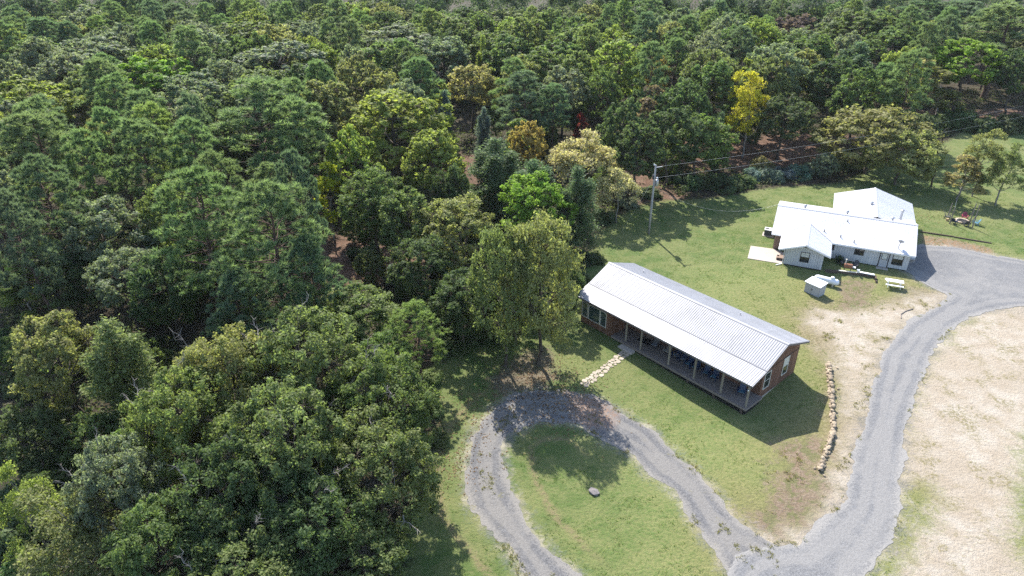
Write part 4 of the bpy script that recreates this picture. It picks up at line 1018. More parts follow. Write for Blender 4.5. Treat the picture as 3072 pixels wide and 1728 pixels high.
def sheet(name, P, mat, dz, wob, step=.25, extra=None):
    """a ground sheet with a ragged outline, cut along the zero line of its distance field"""
    A = np.array(P); xs = np.arange(A[:,0].min()-1, min(A[:,0].max(), 84)+1, step); ys = np.arange(A[:,1].min()-1, A[:,1].max()+1, step)
    X, Y = np.meshgrid(xs, ys); S0 = sd_poly(X, Y, P)
    S = S0 + (fbm(X, Y, .30, 3)-.44)*wob*1.9 + (fbm(X, Y, 1.0, 4)-.47)*wob*2.0 + (fbm(X, Y, 3.1, 2)-.37)*wob*.9
    V, F, D, idx = [], [], [], {}
    def vert(key, x, y, d):
        if key not in idx: idx[key] = len(V); V.append((x, y)); D.append(d)
        return idx[key]
    nyy, nxx = X.shape
    Fq = []
    for j in range(nyy-1):
        row = (S[j] > 0).astype(int) + 0; row2 = (S[j+1] > 0).astype(int)
        cnt = row[:-1]+row[1:]+row2[:-1]+row2[1:]
        for i in np.nonzero(cnt)[0]:
            cs = [(j,i),(j,i+1),(j+1,i+1),(j+1,i)]
            if cnt[i] == 4:
                F.append([vert(c, X[c], Y[c], S0[c]) for c in cs]); continue
            f = []
            for k in range(4):
                a, b = cs[k], cs[(k+1) % 4]
                if S[a] > 0: f.append(vert(a, X[a], Y[a], S0[a]))
                if (S[a] > 0) != (S[b] > 0):
                    t = S[a]/(S[a]-S[b]); key = (min(a,b), max(a,b))
                    f.append(vert(key, X[a]+t*(X[b]-X[a]), Y[a]+t*(Y[b]-Y[a]), 0.0))
            if len(f) > 2: F.append(f)
    V = np.array(V); Z = hz(V[:,0], V[:,1])+dz
    m = bpy.data.meshes.new(name); m.from_pydata(np.column_stack([V, Z]).tolist(), [], F); m.materials.append(mat)
    at = m.attributes.new('sd', 'FLOAT', 'POINT'); at.data.foreach_set("value", np.array(D, np.float32))
    for k, PP in (extra or {}).items():
        at = m.attributes.new(k, 'FLOAT', 'POINT'); at.data.foreach_set("value", sd_poly(V[:,0], V[:,1], PP).astype(np.float32))
    m.polygons.foreach_set("use_smooth", [True]*len(m.polygons)); m.update()
    return tag(put(name, m), kind='structure')
drive = sheet('gravel_driveway', DRIVE, M['gravel_new'], .022, .45)
loop = sheet('gravel_loop', LOOP, M['gravel_old'], .012, .55, .25, {'leafy': LOOP_LITTER})

# ================================================================== trees
TR = np.random.RandomState(21)
def unit(v): return v/np.maximum(np.linalg.norm(v, axis=-1, keepdims=True), 1e-9)
def rdir(n, rs): return unit(rs.normal(size=(n, 3)))

def tubes_mesh(name, segs, mat, sides=5):
    S = np.array([(*a, *b, ra, rb) for a, b, ra, rb in segs], float)
    A, B, ra, rb = S[:, :3], S[:, 3:6], S[:, 6], S[:, 7]
    d = unit(B-A); up = np.where(np.abs(d[:, 2:3]) > .9, np.array([[1.,0,0]]), np.array([[0,0,1.]]))
    x = unit(np.cross(d, up)); y = np.cross(x, d)
    t = np.arange(sides)*2*np.pi/sides
    ring = x[:, None]*np.cos(t)[None, :, None] + y[:, None]*np.sin(t)[None, :, None]
    V = np.concatenate([A[:, None]+ring*ra[:, None, None], B[:, None]+ring*rb[:, None, None]], 1).reshape(-1, 3)
    base = (np.arange(len(S))*2*sides)[:, None]; i = np.arange(sides)[None]; j = (i+1) % sides
    F = np.stack([base+i, base+j, base+sides+j, base+sides+i], -1).reshape(-1, 4)
    m = mesh_np(name, V, F, mat); m.polygons.foreach_set("use_smooth", [True]*len(m.polygons)); return m

def leaves_mesh(name, P, Nn, size, tint, warm, mat, rs, asp=.55):
    n = len(P); N = unit(Nn)
    T = unit(np.cross(N, rdir(n, rs))); B = np.cross(N, T)
    s = size*(.65+.7*rs.rand(n))[:, None]
    T = T*s; B = B*s*asp
    V = np.stack([P-T, P-B*1.0+T*.1, P+T, P+B*1.0+T*.1], 1).reshape(-1, 3)
    F = np.arange(4*n).reshape(n, 4)
    return mesh_np(name, V, F, mat, {'tint': ('FACE', tint), 'warm': ('FACE', warm)})

def needles_mesh(name, P, D, length, width, tint, warm, mat, rs):
    n = len(P); D = unit(D); W = unit(np.cross(D, rdir(n, rs)))*(width*(.7+.6*rs.rand(n)))[:, None]
    L = D*(length*(.6+.7*rs.rand(n)))[:, None]
    V = np.stack([P-W*.5, P+W*.5, P+L], 1).reshape(-1, 3)
    return mesh_np(name, V, np.arange(3*n).reshape(n, 3), mat, {'tint': ('FACE', tint), 'warm': ('FACE', warm)})

def path(a, b, n, wob, rs, sag=0.0):
    a, b = np.array(a, float), np.array(b, float); L = np.linalg.norm(b-a); pts = []
    for i in range(n+1):
        t = i/n; q = a+(b-a)*t
        if 0 < i < n: q = q+rs.normal(size=3)*wob*L
        q[2] += sag*L*math.sin(math.pi*t); pts.append(q)
    return pts
def add_path(segs, pts, r0, r1):
    n = len(pts)-1
    for i in range(n):
        segs.append((pts[i], pts[i+1], r0+(r1-r0)*i/n, r0+(r1-r0)*(i+1)/n))

def make_oak(seed, H, R, n_leaf, leaf, lobes=11, base=.30, dead=0, loose=.0, dome=0.):
    """broad crown of lobes, each lobe a cluster of leaf clumps carried by limbs"""
    rs = np.random.RandomState(seed); segs = []
    tr = path((0,0,0), (rs.normal()*.25, rs.normal()*.25, H*.72), 6, .018, rs)
    r0 = .016*H+.03
    add_path(segs, tr, r0, r0*.35)
    zb = H*base; C = []
    vh = (H-zb)*.5
    for i in range(lobes):                                  # lobe centres spread over an uneven egg
        zf = 1-1.5*(i+.5)/lobes; az = i*2.399+rs.rand()*.7; s_ = math.sqrt(max(0, 1-zf*zf))
        k_ = .54+.24*rs.rand(); lr = min(R*(.29+.17*rs.rand()), vh*.6)
        C.append((R*k_*s_*math.cos(az)*1.08, R*k_*s_*math.sin(az)*1.08, zb+vh*.96+(vh*1.04-lr*.92)*zf, lr))
    C = np.array(C)
    P, N, TT, WW = [], [], [], []
    per = n_leaf//lobes
    for cx, cy_, cz, cr in C:
        top = min(tr, key=lambda q: abs(q[2]-(cz-cr*.9)))
        lm = path(top, (cx, cy_, cz), 4, .05, rs, .05); add_path(segs, lm, r0*.36, r0*.10)
        k = 22; dirs = rdir(k*4, rs); od = unit(np.array([[cx, cy_, (cz-zb-vh)*1.2+.2]])); dirs = dirs[(dirs@od[0] > -.35)][:k]
        for d in dirs:
            rad = cr*(.70+.42*rs.rand()); d2 = d*np.array([1, 1, .92])
            c = np.array([cx, cy_, cz])+d2*rad
            add_path(segs, [np.array([cx, cy_, cz])+d2*rad*.1, c], r0*.10, .012)
            m = max(4, int(per/k*(.35+1.3*rs.rand()))); cl = cr*(.13+.27*rs.rand())
            q = rdir(m, rs); u = rs.rand(m)**.45
            pts = c+q*(u*cl)[:, None]*np.array([1.1, 1.1, .85])
            if loose: pts += rs.normal(size=pts.shape)*loose
            P.append(pts); N.append(d*.45+q*.7+np.array([0, 0, .22])+rs.normal(size=(m, 3))*.6)
            ct = rs.rand(); TT.append(np.clip(ct*.5+rs.rand(m)*.5, 0, 1)); WW.append(np.clip(rs.rand()**2*.6+rs.rand(m)**3*.6, 0, 1))
    dsg = []
    for _ in range(dead):
        c = C[rs.randint(lobes)]; d = rdir(1, rs)[0]; d[2] = abs(d[2])*.8+.2; d = unit(d)
        a = c[:3]+d*c[3]*.75; q = a
        for s_ in range(4):
            e = q+unit(d+rs.normal(size=3)*.35)*c[3]*.28; dsg.append((q, e, .05-.008*s_, .042-.008*s_))
            for _b in range(2): dsg.append((e, e+unit(d+rs.normal(size=3)*.9)*c[3]*.30, .026, .010))
            q = e
    P = np.concatenate(P); P[:, 2] = np.maximum(P[:, 2], .4)
    leaf_me = leaves_mesh('crown', P, np.concatenate(N), leaf, np.concatenate(TT), np.concatenate(WW), M['leaf'], rs)
    tm_ = tubes_mesh('trunk', segs, M['bark'])
    if dsg: DEAD[tm_.name] = tubes_mesh('dead_branch', dsg, M['grey_bark'], 4)
    return tm_, leaf_me, H, R

def make_pine(seed, H, R, n_needle, length, width, clumps=70, base=.42, dome=.6):
    """straight bole, whorled limbs, tufted domed crown"""
    rs = np.random.RandomState(seed); segs = []
    lean = rs.normal(size=2)*.35
    tr = path((0,0,0), (lean[0], lean[1], H*.95), 8, .006, rs); r0 = .0125*H+.04
    add_path(segs, tr, r0, r0*.2)
    P, D, TT, WW = [], [], [], []; m = n_needle//clumps
    for i in range(clumps):
        f = ((i+.5)/clumps)**.85; az = i*2.399+rs.rand()*.8; z = H*(base+(1-base)*f)
        env = (1-f**3.0)**.55 if dome else (1-f)
        env *= (.60+.40*min(1, f/.25))
        rr = R*env*(.42+.58*rs.rand()**.6)
        c = np.array([rr*math.cos(az), rr*math.sin(az), z-rr*.04+rs.normal()*.2])
        st = np.array([lean[0]*f, lean[1]*f, z-rr*.30])
        add_path(segs, path(st, c, 3, .03, rs, -.02), .02+.012*rr, .012)
        cr = R*(.13+.09*rs.rand())
        nt = 10                                              # tufts in a clump
        td = rdir(nt*2, rs); td = td[td[:, 2] > -.5][:nt]
        for d in td:
            k = m//nt; tc = c+d*cr*np.array([1.1, 1.1, .62])*(.5+.5*rs.rand())
            q = unit(rdir(k, rs)+d*.7+np.array([0, 0, .55]))
            P.append(tc+rdir(k, rs)*(.10*R*.42)*rs.rand(k)[:, None]); D.append(q)
            ct = rs.rand(); TT.append(np.clip(ct*.5+rs.rand(k)*.5+.10, 0, 1)); WW.append(rs.rand(k)*.4+rs.rand()*.3)
    me = needles_mesh('crown', np.concatenate(P), np.concatenate(D), length, width, np.concatenate(TT), np.concatenate(WW), M['needle'], rs)
    return tubes_mesh('trunk', segs, M['pine_bark']), me, H, R

def make_cedar(seed, H, R, n_leaf, leaf, base=.06, spikes=1):
    """dense upright sprays in an egg shaped crown"""
    rs = np.random.RandomState(seed); segs = []
    add_path(segs, path((0,0,0), (0,0,H*.97), 6, .008, rs), .013*H+.03, .02)
    P, N, TT, WW = [], [], [], []; k = 190; m = n_leaf//k
    leads = [(0, 0, 1.0, .80)]+[(R*.42*math.cos(t_+seed), R*.42*math.sin(t_+seed), .70+.2*rs.rand(), .55) for t_ in (0, 2.2, 4.3)]
    for i in range(k):
        f = ((i+.5)/k)**.9; az = i*2.399; z = H*(base+(1-base)*f)
        li = i % len(leads); lx_, ly_, lh, lr = leads[li]; z = H*lh*(base+(1-base)*f)
        env = (1-f**1.25)**.9*(.55+.45*min(1, f/.2))
        rr = R*lr*env*(.55+.75*rs.rand())
        a = np.array([lx_*f, ly_*f, z-rr*.25]); b = np.array([lx_+rr*math.cos(az), ly_+rr*math.sin(az), z+rr*.42+.15])
        segs.append((a, b, .022, .008))
        t = (.30+.75*rs.rand(m)**.7)[:, None]; q = a+(b-a)*t
        q = q+rs.normal(size=(m, 3))*(.08+.065*R)*np.array([1, 1, .6])
        P.append(q); d = unit(b-a)
        N.append(np.cross(d, rdir(m, rs))+d*.15+np.array([0, 0, .35]))
        ct = rs.rand(); TT.append(np.clip(ct*.55+rs.rand(m)*.45, 0, 1)); WW.append(rs.rand(m)*.4+rs.rand()*.4)
    me = leaves_mesh('crown', np.concatenate(P), np.concatenate(N), leaf, np.concatenate(TT), np.concatenate(WW), M['needle'], rs, .38)
    return tubes_mesh('trunk', segs, M['bark'], 4), me, H, R

def make_branchy(seed, H, R, n_leaf, leaf, depth=4, base=.28, bark='grey_bark', flat=False, droop=0., spread=.6):
    """an open tree grown branch by branch: the limbs show between thin sprays of leaves"""
    rs = np.random.RandomState(seed); segs = []; tips = []
    def grow(p, d, L, r, dep):
        n = 2; q = p
        for i in range(n):
            d2 = unit(d+rs.normal(size=3)*.16); e = q+d2*L/n; segs.append((q, e, r*(1-.3*i/n), r*(1-.3*(i+1)/n))); q = e; d = d2
        if dep == 0 or L < .35: tips.append((q, d)); return
        for _ in range(3 if dep > 1 else 4):
            a = rs.rand()*2*math.pi; s = spread*(.6+.7*rs.rand())
            x = unit(np.cross(d, rdir(1, rs)[0])); 
            nd = unit(d+x*s*1.25+np.array([0, 0, .18-droop]))
            grow(q, nd, L*(.60+.22*rs.rand()), r*.58, dep-1)
        if dep < depth: tips.append((q, d))
    zb = H*base; r0 = .012*H+.025
    tr = path((0,0,0), (rs.normal()*.2, rs.normal()*.2, zb), 3, .02, rs); add_path(segs, tr, r0, r0*.85)
    top = tr[-1]; lead = path(top, (top[0]+rs.normal()*.4, top[1]+rs.normal()*.4, H*.80), 5, .03, rs); add_path(segs, lead, r0*.8, r0*.2)
    for i in range(10):
        f = (i+.3)/10; p = lead[min(5, int(f*5.4))]; az = i*2.399+rs.rand()*.6
        el = .35+.75*f; d = np.array([math.cos(az)*math.cos(el), math.sin(az)*math.cos(el), math.sin(el)])
        grow(p, d, R*.46*(1-.35*f), r0*.42*(1-.45*f), depth-1)
    tp = np.array([t[0] for t in tips])
    c = tp.mean(0)[:2]                                       # fit to the wanted size
    sc = R/np.percentile(np.hypot(tp[:, 0], tp[:, 1]), 94); sz = H/np.percentile(tp[:, 2], 98.5)
    fit = lambda q: np.array([q[0]*sc, q[1]*sc, q[2]*sz if not flat else (q[2]*sz if q[2]*sz < H*.55 else H*.55+(q[2]*sz-H*.55)*.8)])
    segs = [(fit(a), fit(b), ra, rb) for a, b, ra, rb in segs]
    tm = tubes_mesh('trunk', segs, M[bark], 4)
    if n_leaf == 0: return tm, None, H, R
    m = max(3, n_leaf//len(tips)); P, N, TT, WW = [], [], [], []
    for t, d in tips:
        q = fit(t); u = rdir(m, rs)*(rs.rand(m)**.5)[:, None]*np.array([.55, .55, .30])*(.10*R+.15)*1.9
        P.append(q+u+d*.1); N.append(rs.normal(size=(m, 3))*.7+np.array([0, 0, .8]))
        ct = rs.rand(); TT.append(np.clip(ct*.5+rs.rand(m)*.5, 0, 1)); WW.append(np.clip(rs.rand()*.7+rs.rand(m)**2*.5, 0, 1))
    me = leaves_mesh('crown', np.concatenate(P), np.concatenate(N), leaf, np.concatenate(TT), np.concatenate(WW), M['leaf'], rs)
    return tm, me, H, R

def make_shrub(seed, R, n_leaf, leaf):
    rs = np.random.RandomState(seed); P, N, TT, WW = [], [], [], []; k = 34; m = n_leaf//k
    for i in range(k):
        d = rdir(1, rs)[0]; d[2] = abs(d[2]); c = d*np.array([R, R, R*.95])*(.45+.5*rs.rand()); cl = R*.30
        q = rdir(m, rs); P.append(c+q*(rs.rand(m)**.4*cl)[:, None]); N.append(d*.6+q*.8+np.array([0, 0, .5])+rs.normal(size=(m, 3))*.5)
        ct = rs.rand(); TT.append(np.clip(ct*.5+rs.rand(m)*.5, 0, 1)); WW.append(rs.rand(m)*.4+rs.rand()*.4)
    P = np.concatenate(P); P[:, 2] = np.abs(P[:, 2])+.03
    segs = []
    for i in range(7):
        a = i*.9; segs.append((np.array([0,0,0.]), np.array([math.cos(a)*R*.5, math.sin(a)*R*.5, R*.7]), .03, .01))
    return tubes_mesh('stem', segs, M['bark'], 4), leaves_mesh('foliage', P, np.concatenate(N), leaf, np.concatenate(TT), np.concatenate(WW), M['leaf'], rs), R, R

LIB = {}
DEAD = {}
LIB['hero'] = [make_oak(100+i, 12, 4.6, 30000, .125, 17, .16, 9, .05) for i in range(6)]
LIB['oak_near'] = [make_oak(200+i, 14, 4.2, 20000, .155, 14+i % 4, .20+.03*(i % 3), 1, .05) for i in range(6)]
LIB['oak'] = [make_oak(300+i, 15, 4.3, 10500, .225, 11+i % 6, .22+.04*(i % 4)) for i in range(10)]
LIB['airy'] = [make_oak(360+i, 14, 4.2, 17000, .15, 21, .05, 3, .17) for i in range(2)]
LIB['round'] = [make_oak(380+i, 8, 3.6, 12000, .155, 13, .06, 1, .05) for i in range(3)]
LIB['pine_near'] = [make_pine(400+i, 18, 4.2, 32000, .42, .085, 58+4*i, .30+.04*i) for i in range(4)]
LIB['pine'] = [make_pine(450+i, 18, 3.6, 14000, .55, .13, 42+3*i, .36+.04*i) for i in range(5)]
LIB['cedar_near'] = [make_cedar(500+i, 11, 2.6, 17000, .13) for i in range(2)]
LIB['cedar'] = [make_cedar(520+i, 12, 2.4, 8000, .20) for i in range(2)]
LIB['thin'] = [make_branchy(600+i, 11, 2.6, 4200, .20, 4) for i in range(3)]
LIB['thin_near'] = [make_branchy(650, 9, 3.2, 9000, .11, 5, .12)]
LIB['spare'] = [make_branchy(700+i, 14, 4.0, 11000, .15, 5, .24, 'grey_bark') for i in range(2)]
LIB['flat'] = [make_branchy(750, 12, 4.4, 7000, .19, 5, .42, 'grey_bark', True)]
LIB['bare'] = [make_branchy(780, 9.5, 1.7, 0, .2, 5, .30, 'bark', False, 0, .5)]
LIB['shrub'] = [make_shrub(800+i, 1.5, 3400, .13) for i in range(4)]

KIND = {'hero': ('oak_tree', 'oak tree', 'oaks of the wood'), 'oak': ('oak_tree', 'oak tree', 'oaks of the wood'),
        'airy': ('lawn_tree', 'lawn tree', 'open trees at the lawn edge'), 'round': ('oak_tree', 'oak tree', 'oaks of the wood'), 'pine': ('pine_tree', 'pine tree', 'pines of the wood'), 'cedar': ('cedar_tree', 'cedar tree', 'cedars of the wood'),
        'thin': ('slender_tree', 'slender tree', 'slender trees of the wood'), 'spare': ('lawn_tree', 'lawn tree', 'open trees at the lawn edge'),
        'flat': ('flat_topped_tree', 'flat-topped tree', 'pale flat topped trees'), 'bare': ('bare_tree', 'bare tree', None)}
rt = random.Random(4)
for i, (x, y, h, r, sp, cn, lab) in enumerate(TREES):
    d = math.hypot(x, y); key = sp
    if sp in ('oak', 'pine', 'cedar', 'thin') and d < (92 if sp != 'thin' else 50): key = sp+'_near'
    tm, cm, H0, R0 = LIB[key][rt.randrange(len(LIB[key]))]
    nm, cat, grp = KIND[sp]
    root = empty(nm, (x, y, gz(x, y)-.05), rt.random()*6.283)
    root.scale = (r/R0*1.04, r/R0*1.04, h/H0)
    root.rotation_euler = (rt.uniform(-.05, .05), rt.uniform(-.05, .05), root.rotation_euler[2])
    tag(root, lab, cat, grp)
    put('trunk', tm, root)
    if tm.name in DEAD and d < 75: put('dead_branches', DEAD[tm.name], root)['kind'] = 'stuff'
    if cm is not None:
        o = put('crown', cm, root)
        j = [1+rt.uniform(-.05, .05) for _ in range(3)]
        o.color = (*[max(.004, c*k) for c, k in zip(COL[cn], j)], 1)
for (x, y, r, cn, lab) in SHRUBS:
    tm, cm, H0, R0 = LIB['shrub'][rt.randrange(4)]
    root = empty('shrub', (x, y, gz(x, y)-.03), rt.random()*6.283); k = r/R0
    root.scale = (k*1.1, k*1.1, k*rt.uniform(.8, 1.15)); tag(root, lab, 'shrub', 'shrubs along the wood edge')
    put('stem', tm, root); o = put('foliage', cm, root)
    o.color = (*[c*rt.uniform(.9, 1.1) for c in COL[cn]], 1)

# the wood far behind, one mass
def far_wood():
    rs = np.random.RandomState(77); P, N, T, W = [], [], [], []; pts = []
    tries = 0
    while len(pts) < 300 and tries < 40000:
        tries += 1
        y = 206+rs.rand()*100; x = (rs.rand()*2-1)*(y*.80+5)
        if all((x-a)**2+(y-b)**2 > 66 for a, b in pts): pts.append((x, y))
    for x, y in pts:
        h = 15+rs.rand()*7; R = 5.0+rs.rand()*2.4; m = 1300 if y < 245 else 420
        ax = rdir(9, rs); ax[:, 2] = np.abs(ax[:, 2]); sel = rs.randint(9, size=m)
        c = ax[sel]*R*.6*np.array([1, 1, 1.5]); q = rdir(m, rs)
        P.append(np.array([x, y, h-R*1.5])+c+q*(R*.36*rs.rand(m)**.4)[:, None]); N.append(c*.15+q+rs.normal(size=(m,3))*.4)
        ct = rs.rand(); T.append(np.clip(ct*.6+rs.rand(m)*.4, 0, 1)); W.append(np.full(m, rs.rand()**2*1.6))
    me = leaves_mesh('far_woods', np.concatenate(P), np.concatenate(N), .38, np.concatenate(T), np.concatenate(W), M['leaf'], rs)
    o = put('far_woods', me); o.color = (.085,.118,.066,1); return tag(o, 'far oak and pine canopy closing the top of the picture', 'woods', kind='stuff')
far_wood()

# low growth on the floor of the wood
def undergrowth():
    rs = np.random.RandomState(99); n = 14000
    y = 24+150*rs.rand(n)**.9; x = (rs.rand(n)*2-1)*(y*.78+6)
    s = sd_poly(x, y, CLEARING); ok = np.all([np.hypot(x-a_, y-b_) > r_*.9 for a_, b_, r_ in RED_SPOTS], axis=0) & (s < -1.0) & (fbm(x, y, .16) > .34); x, y = x[ok], y[ok]
    m = 16; cx = np.repeat(x, m); cy2 = np.repeat(y, m); k = len(cx)
    q = rs.normal(size=(k, 3))*np.array([.55, .55, .30]); h = np.repeat(.25+rs.rand(len(x))*.9, m)
    P = np.stack([cx, cy2, hz(cx, cy2)+h*rs.rand(k)+.08], 1)+q*np.array([1, 1, .3]); P[:, 2] = np.maximum(P[:, 2], hz(P[:, 0], P[:, 1])+.03)
    me = leaves_mesh('undergrowth', P, rs.normal(size=(k, 3))*.6+np.array([0, 0, 1.]), .20, np.repeat(rs.rand(len(x)), m)*.6+rs.rand(k)*.4, np.repeat(rs.rand(len(x)), m), M['leaf'], rs)
    o = put('undergrowth', me); o.color = (.10,.12,.05,1); return tag(o, 'low green undergrowth over the reddish leaf litter under the trees', 'undergrowth', kind='stuff')
undergrowth()

# weeds and tufts along the gravel and on the bare banks
def tufts():
    rs = np.random.RandomState(31); P, N, T, W = [], [], [], []
    X = rs.rand(40000)*72-14; Y = 27+rs.rand(40000)*72
    a = sd_poly(X, Y, LOOP); b = sd_poly(X, Y, DIRT); c = sd_poly(X, Y, DRIVE); e = sd_poly(X, Y, SAND_LEFT)
    ok = ((a > 1.1) & (a < 1.9) & (fbm(X, Y, .5) > .55)) | ((np.abs(a) < .35) & (fbm(X, Y, .7) > .56)) | ((b > -.4) & (fbm(X, Y, .9) > .60)) | ((np.abs(c) < .25) & (fbm(X, Y, .8) > .60)) | ((e > 0) & (fbm(X, Y, .6) > .64))
    X, Y = X[ok], Y[ok]; m = 10; k = len(X)*m; x = np.repeat(X, m)+rs.normal(size=k)*.09; y = np.repeat(Y, m)+rs.normal(size=k)*.09
    P = np.stack([x, y, hz(x, y)+.03], 1); D = rs.normal(size=(k, 3))*.55+np.array([0, 0, .9])
    me = needles_mesh('weed_tufts', P, D, .16, .05, rs.rand(k), np.repeat(rs.rand(len(X)), m), M['leaf'], rs)
    o = put('weed_tufts', me); o.color = (.24,.22,.10,1); return tag(o, 'small grass tufts and weeds growing through the gravel and bare soil', 'weeds', kind='stuff')
tufts()

# short grass standing on the lawns, and leaves shed under the edge trees
def lawn_grass():
    rs = np.random.RandomState(61); n = 90000
    X = rs.rand(n)*92-12; Y = 27+rs.rand(n)*86
    s = sd_poly(X, Y, CLEARING); a = sd_poly(X, Y, LOOP); c = sd_poly(X, Y, DRIVE); e = sd_poly(X, Y, SAND_LEFT); f = sd_poly(X, Y, SAND_RIGHT); d = sd_poly(X, Y, DIRT)
    lu, lv = loc_l(X, Y); hu, hv = loc_h(X, Y)
    ok = (s > -.5) & (a < -.1) & (c < -.1) & (e < -.5) & (f < -.5) & (d < -.3) & ~((lu > -.2) & (lu < 22) & (lv > -5.9) & (lv < 4.6)) & ~((hu > .2) & (hu < 17.8) & (hv > -9.3) & (hv < 12.6)) & ~((hu > -2.6) & (hu < 2.3) & (hv > -9.6) & (hv < -4.8)) & (fbm(X, Y, .9, 4) > .44+.16*rs.rand(n))
    X, Y = X[ok], Y[ok]; m = 4; k = len(X)*m; x = np.repeat(X, m)+rs.normal(size=k)*.07; y = np.repeat(Y, m)+rs.normal(size=k)*.07
    P = np.stack([x, y, hz(x, y)+.005], 1); D = rs.normal(size=(k, 3))*.75+np.array([0, 0, .8])
    me = needles_mesh('lawn_grass', P, D, .10, .055, rs.rand(k)*.7+np.repeat(rs.rand(len(X)), m)*.3, np.clip(np.repeat(fbm(X, Y, .25)*2-.6, m), 0, 1.6), M['leaf'], rs)
    o = put('lawn_grass', me); o.color = (.160,.225,.068,1); return tag(o, 'short green grass tufts over the lawns round the lodge and the house', 'grass', kind='stuff')
lawn_grass()
def fallen_leaves():
    rs = np.random.RandomState(62); P = []
    for cx, cy_, r, n in ((1.9,55.0,4.5,900),(4.5,50.5,4.5,900),(-3.5,50,5,500),(9,91,6,300),(60,96,7,350),(-5,43,3,250),(25,97,7,300)):
        a = rs.normal(size=(n, 2))*r*.55; P.append(np.stack([cx+a[:, 0], cy_+a[:, 1]], 1))
    P = np.concatenate(P); k = len(P); Q = np.column_stack([P, hz(P[:, 0], P[:, 1])+.045])
    me = leaves_mesh('fallen_leaves', Q, rs.normal(size=(k, 3))*.35+np.array([0, 0, 1.]), .09, rs.rand(k), rs.rand(k), M['leaf'], rs)
    o = put('fallen_leaves', me); o.color = (.30,.20,.12,1); return tag(o, 'brown fallen leaves scattered on the grass and gravel under the edge trees', 'fallen leaves', kind='stuff')
fallen_leaves()
# ================================================================== shared building pieces
def window(parent, o, ax, w, h, frame, pane_top, pane_bot, depth=.05, rail=True, muntins=0, fw=.08, name='window'):
    """a sash window; o = lower corner, ax = unit vector along its width, out = towards the viewer"""
    ax = Vector(ax); out = Vector((ax.y, -ax.x, 0)); o = Vector(o); up = Vector((0, 0, 1))
    def slab(mb, a0, a1, z0, z1, d0, d1):
        vs = []
        for d in (d0, d1):
            for (a, z) in ((a0, z0), (a1, z0), (a1, z1), (a0, z1)): vs.append(o+ax*a+up*z+out*d)
        mb.add(vs, [(0,1,2,3),(7,6,5,4),(0,4,5,1),(1,5,6,2),(2,6,7,3),(3,7,4,0)])
    f = MB(); slab(f, -fw, 0, -fw, h+fw, -.02, depth); slab(f, w, w+fw, -fw, h+fw, -.02, depth)
    slab(f, 0, w, -fw, 0, -.02, depth); slab(f, 0, w, h, h+fw, -.02, depth)
    if rail: slab(f, 0, w, h*.5-.03, h*.5+.03, -.015, depth*.7)
    fo = f.build(name, frame, parent)
    if muntins:
        g = MB()
        for k in range(1, muntins+1): slab(g, w*k/(muntins+1)-.012, w*k/(muntins+1)+.012, 0, h, -.012, depth*.45)
        for k in (.25, .75): slab(g, 0, w, h*k-.012, h*k+.012, -.012, depth*.42)
        g.build('muntin', frame, fo)
    if rail:
        g = MB(); slab(g, 0, w, 0, h*.5-.03, -.02, .012); g.build('pane', pane_bot, fo)
        g = MB(); slab(g, 0, w, h*.5+.03, h, -.02, .016); g.build('pane', pane_top, fo)
    else:
        g = MB(); slab(g, 0, w, 0, h, -.02, .012); g.build('pane', pane_top, fo)
    return fo

def panel_mesh(name, w, length, drop, ribs, rib_h, rib_w, mat, th=.025):
    """one sheet of ribbed metal roofing: x along the ridge, y down the slope"""
    mb = MB(); a = math.atan2(drop, length); L = math.hypot(drop, length); Mx = Matrix.Rotation(-a, 4, 'X')
    mb.box(.002, w-.002, 0, L, -th, 0, Mx)
    for k in range(ribs):
        x = w*(k+.5)/ribs
        vs = [(x-rib_w*.5, 0, 0), (x-rib_w*.25, 0, rib_h), (x+rib_w*.25, 0, rib_h), (x+rib_w*.5, 0, 0)]
        vs += [(p[0], L-.004, p[2]) for p in vs]
        mb.add([tuple(Mx @ Vector(p)) for p in vs], [(0,1,5,4),(1,2,6,5),(2,3,7,6),(3,2,1,0),(4,5,6,7)])
    return mb.mesh(name, mat)

def roof_slope(parent, u0, u1, n, v0, z0, v1, z1, mat, ribs=4, rib_h=.028, rib_w=.06):
    """panels between the line (v0,z0) at the top and (v1,z1) at the bottom; v falls towards -v or +v"""
    w = (u1-u0)/n; me = panel_mesh('roof_panel', w, abs(v1-v0), z0-z1, ribs, rib_h, rib_w, mat)
    for k in range(n):
        if v1 > v0: put('roof_panel', me, parent, (u0+k*w, v0, z0))
        else: put('roof_panel', me, parent, (u0+(k+1)*w, v0, z0), (0, 0, math.pi))

def board_wall(parent, name, mat, u0, u1, n, base, topf, along, at, out, th=.03, gap=.008, jit=.006, back=None):
    """vertical boards; along 'x' or 'y'; topf(position) gives the top"""
    core = MB(); ts = [u0+(u1-u0)*k/12 for k in range(13)]
    for a, b in zip(ts[:-1], ts[1:]):
        z = min(topf(a), topf(b))-.03
        lo, hi = sorted((at-out*.12, at-out*.002))
        core.box(a, b, lo, hi, base, z) if along == 'x' else core.box(lo, hi, a, b, base, z)
    wo = core.build(name, back, parent)
    w = (u1-u0)/n; rr = random.Random(n)
    for k in range(n):
        a, b = u0+k*w+gap/2, u0+(k+1)*w-gap/2; t = th+rr.random()*jit; d0, d1 = at, at+out*t
        za, zb, zm = topf(a), topf(b), None
        vs = []
        for d in (d0, d1):
            for (s, z) in ((a, base), (b, base), (b, zb), (a, za)):
                vs.append((s, d, z) if along == 'x' else (d, s, z))
        MB().add(vs, [(0,1,2,3),(7,6,5,4),(0,4,5,1),(1,5,6,2),(2,6,7,3),(3,7,4,0)]).build('board', mat, wo)
    return wo

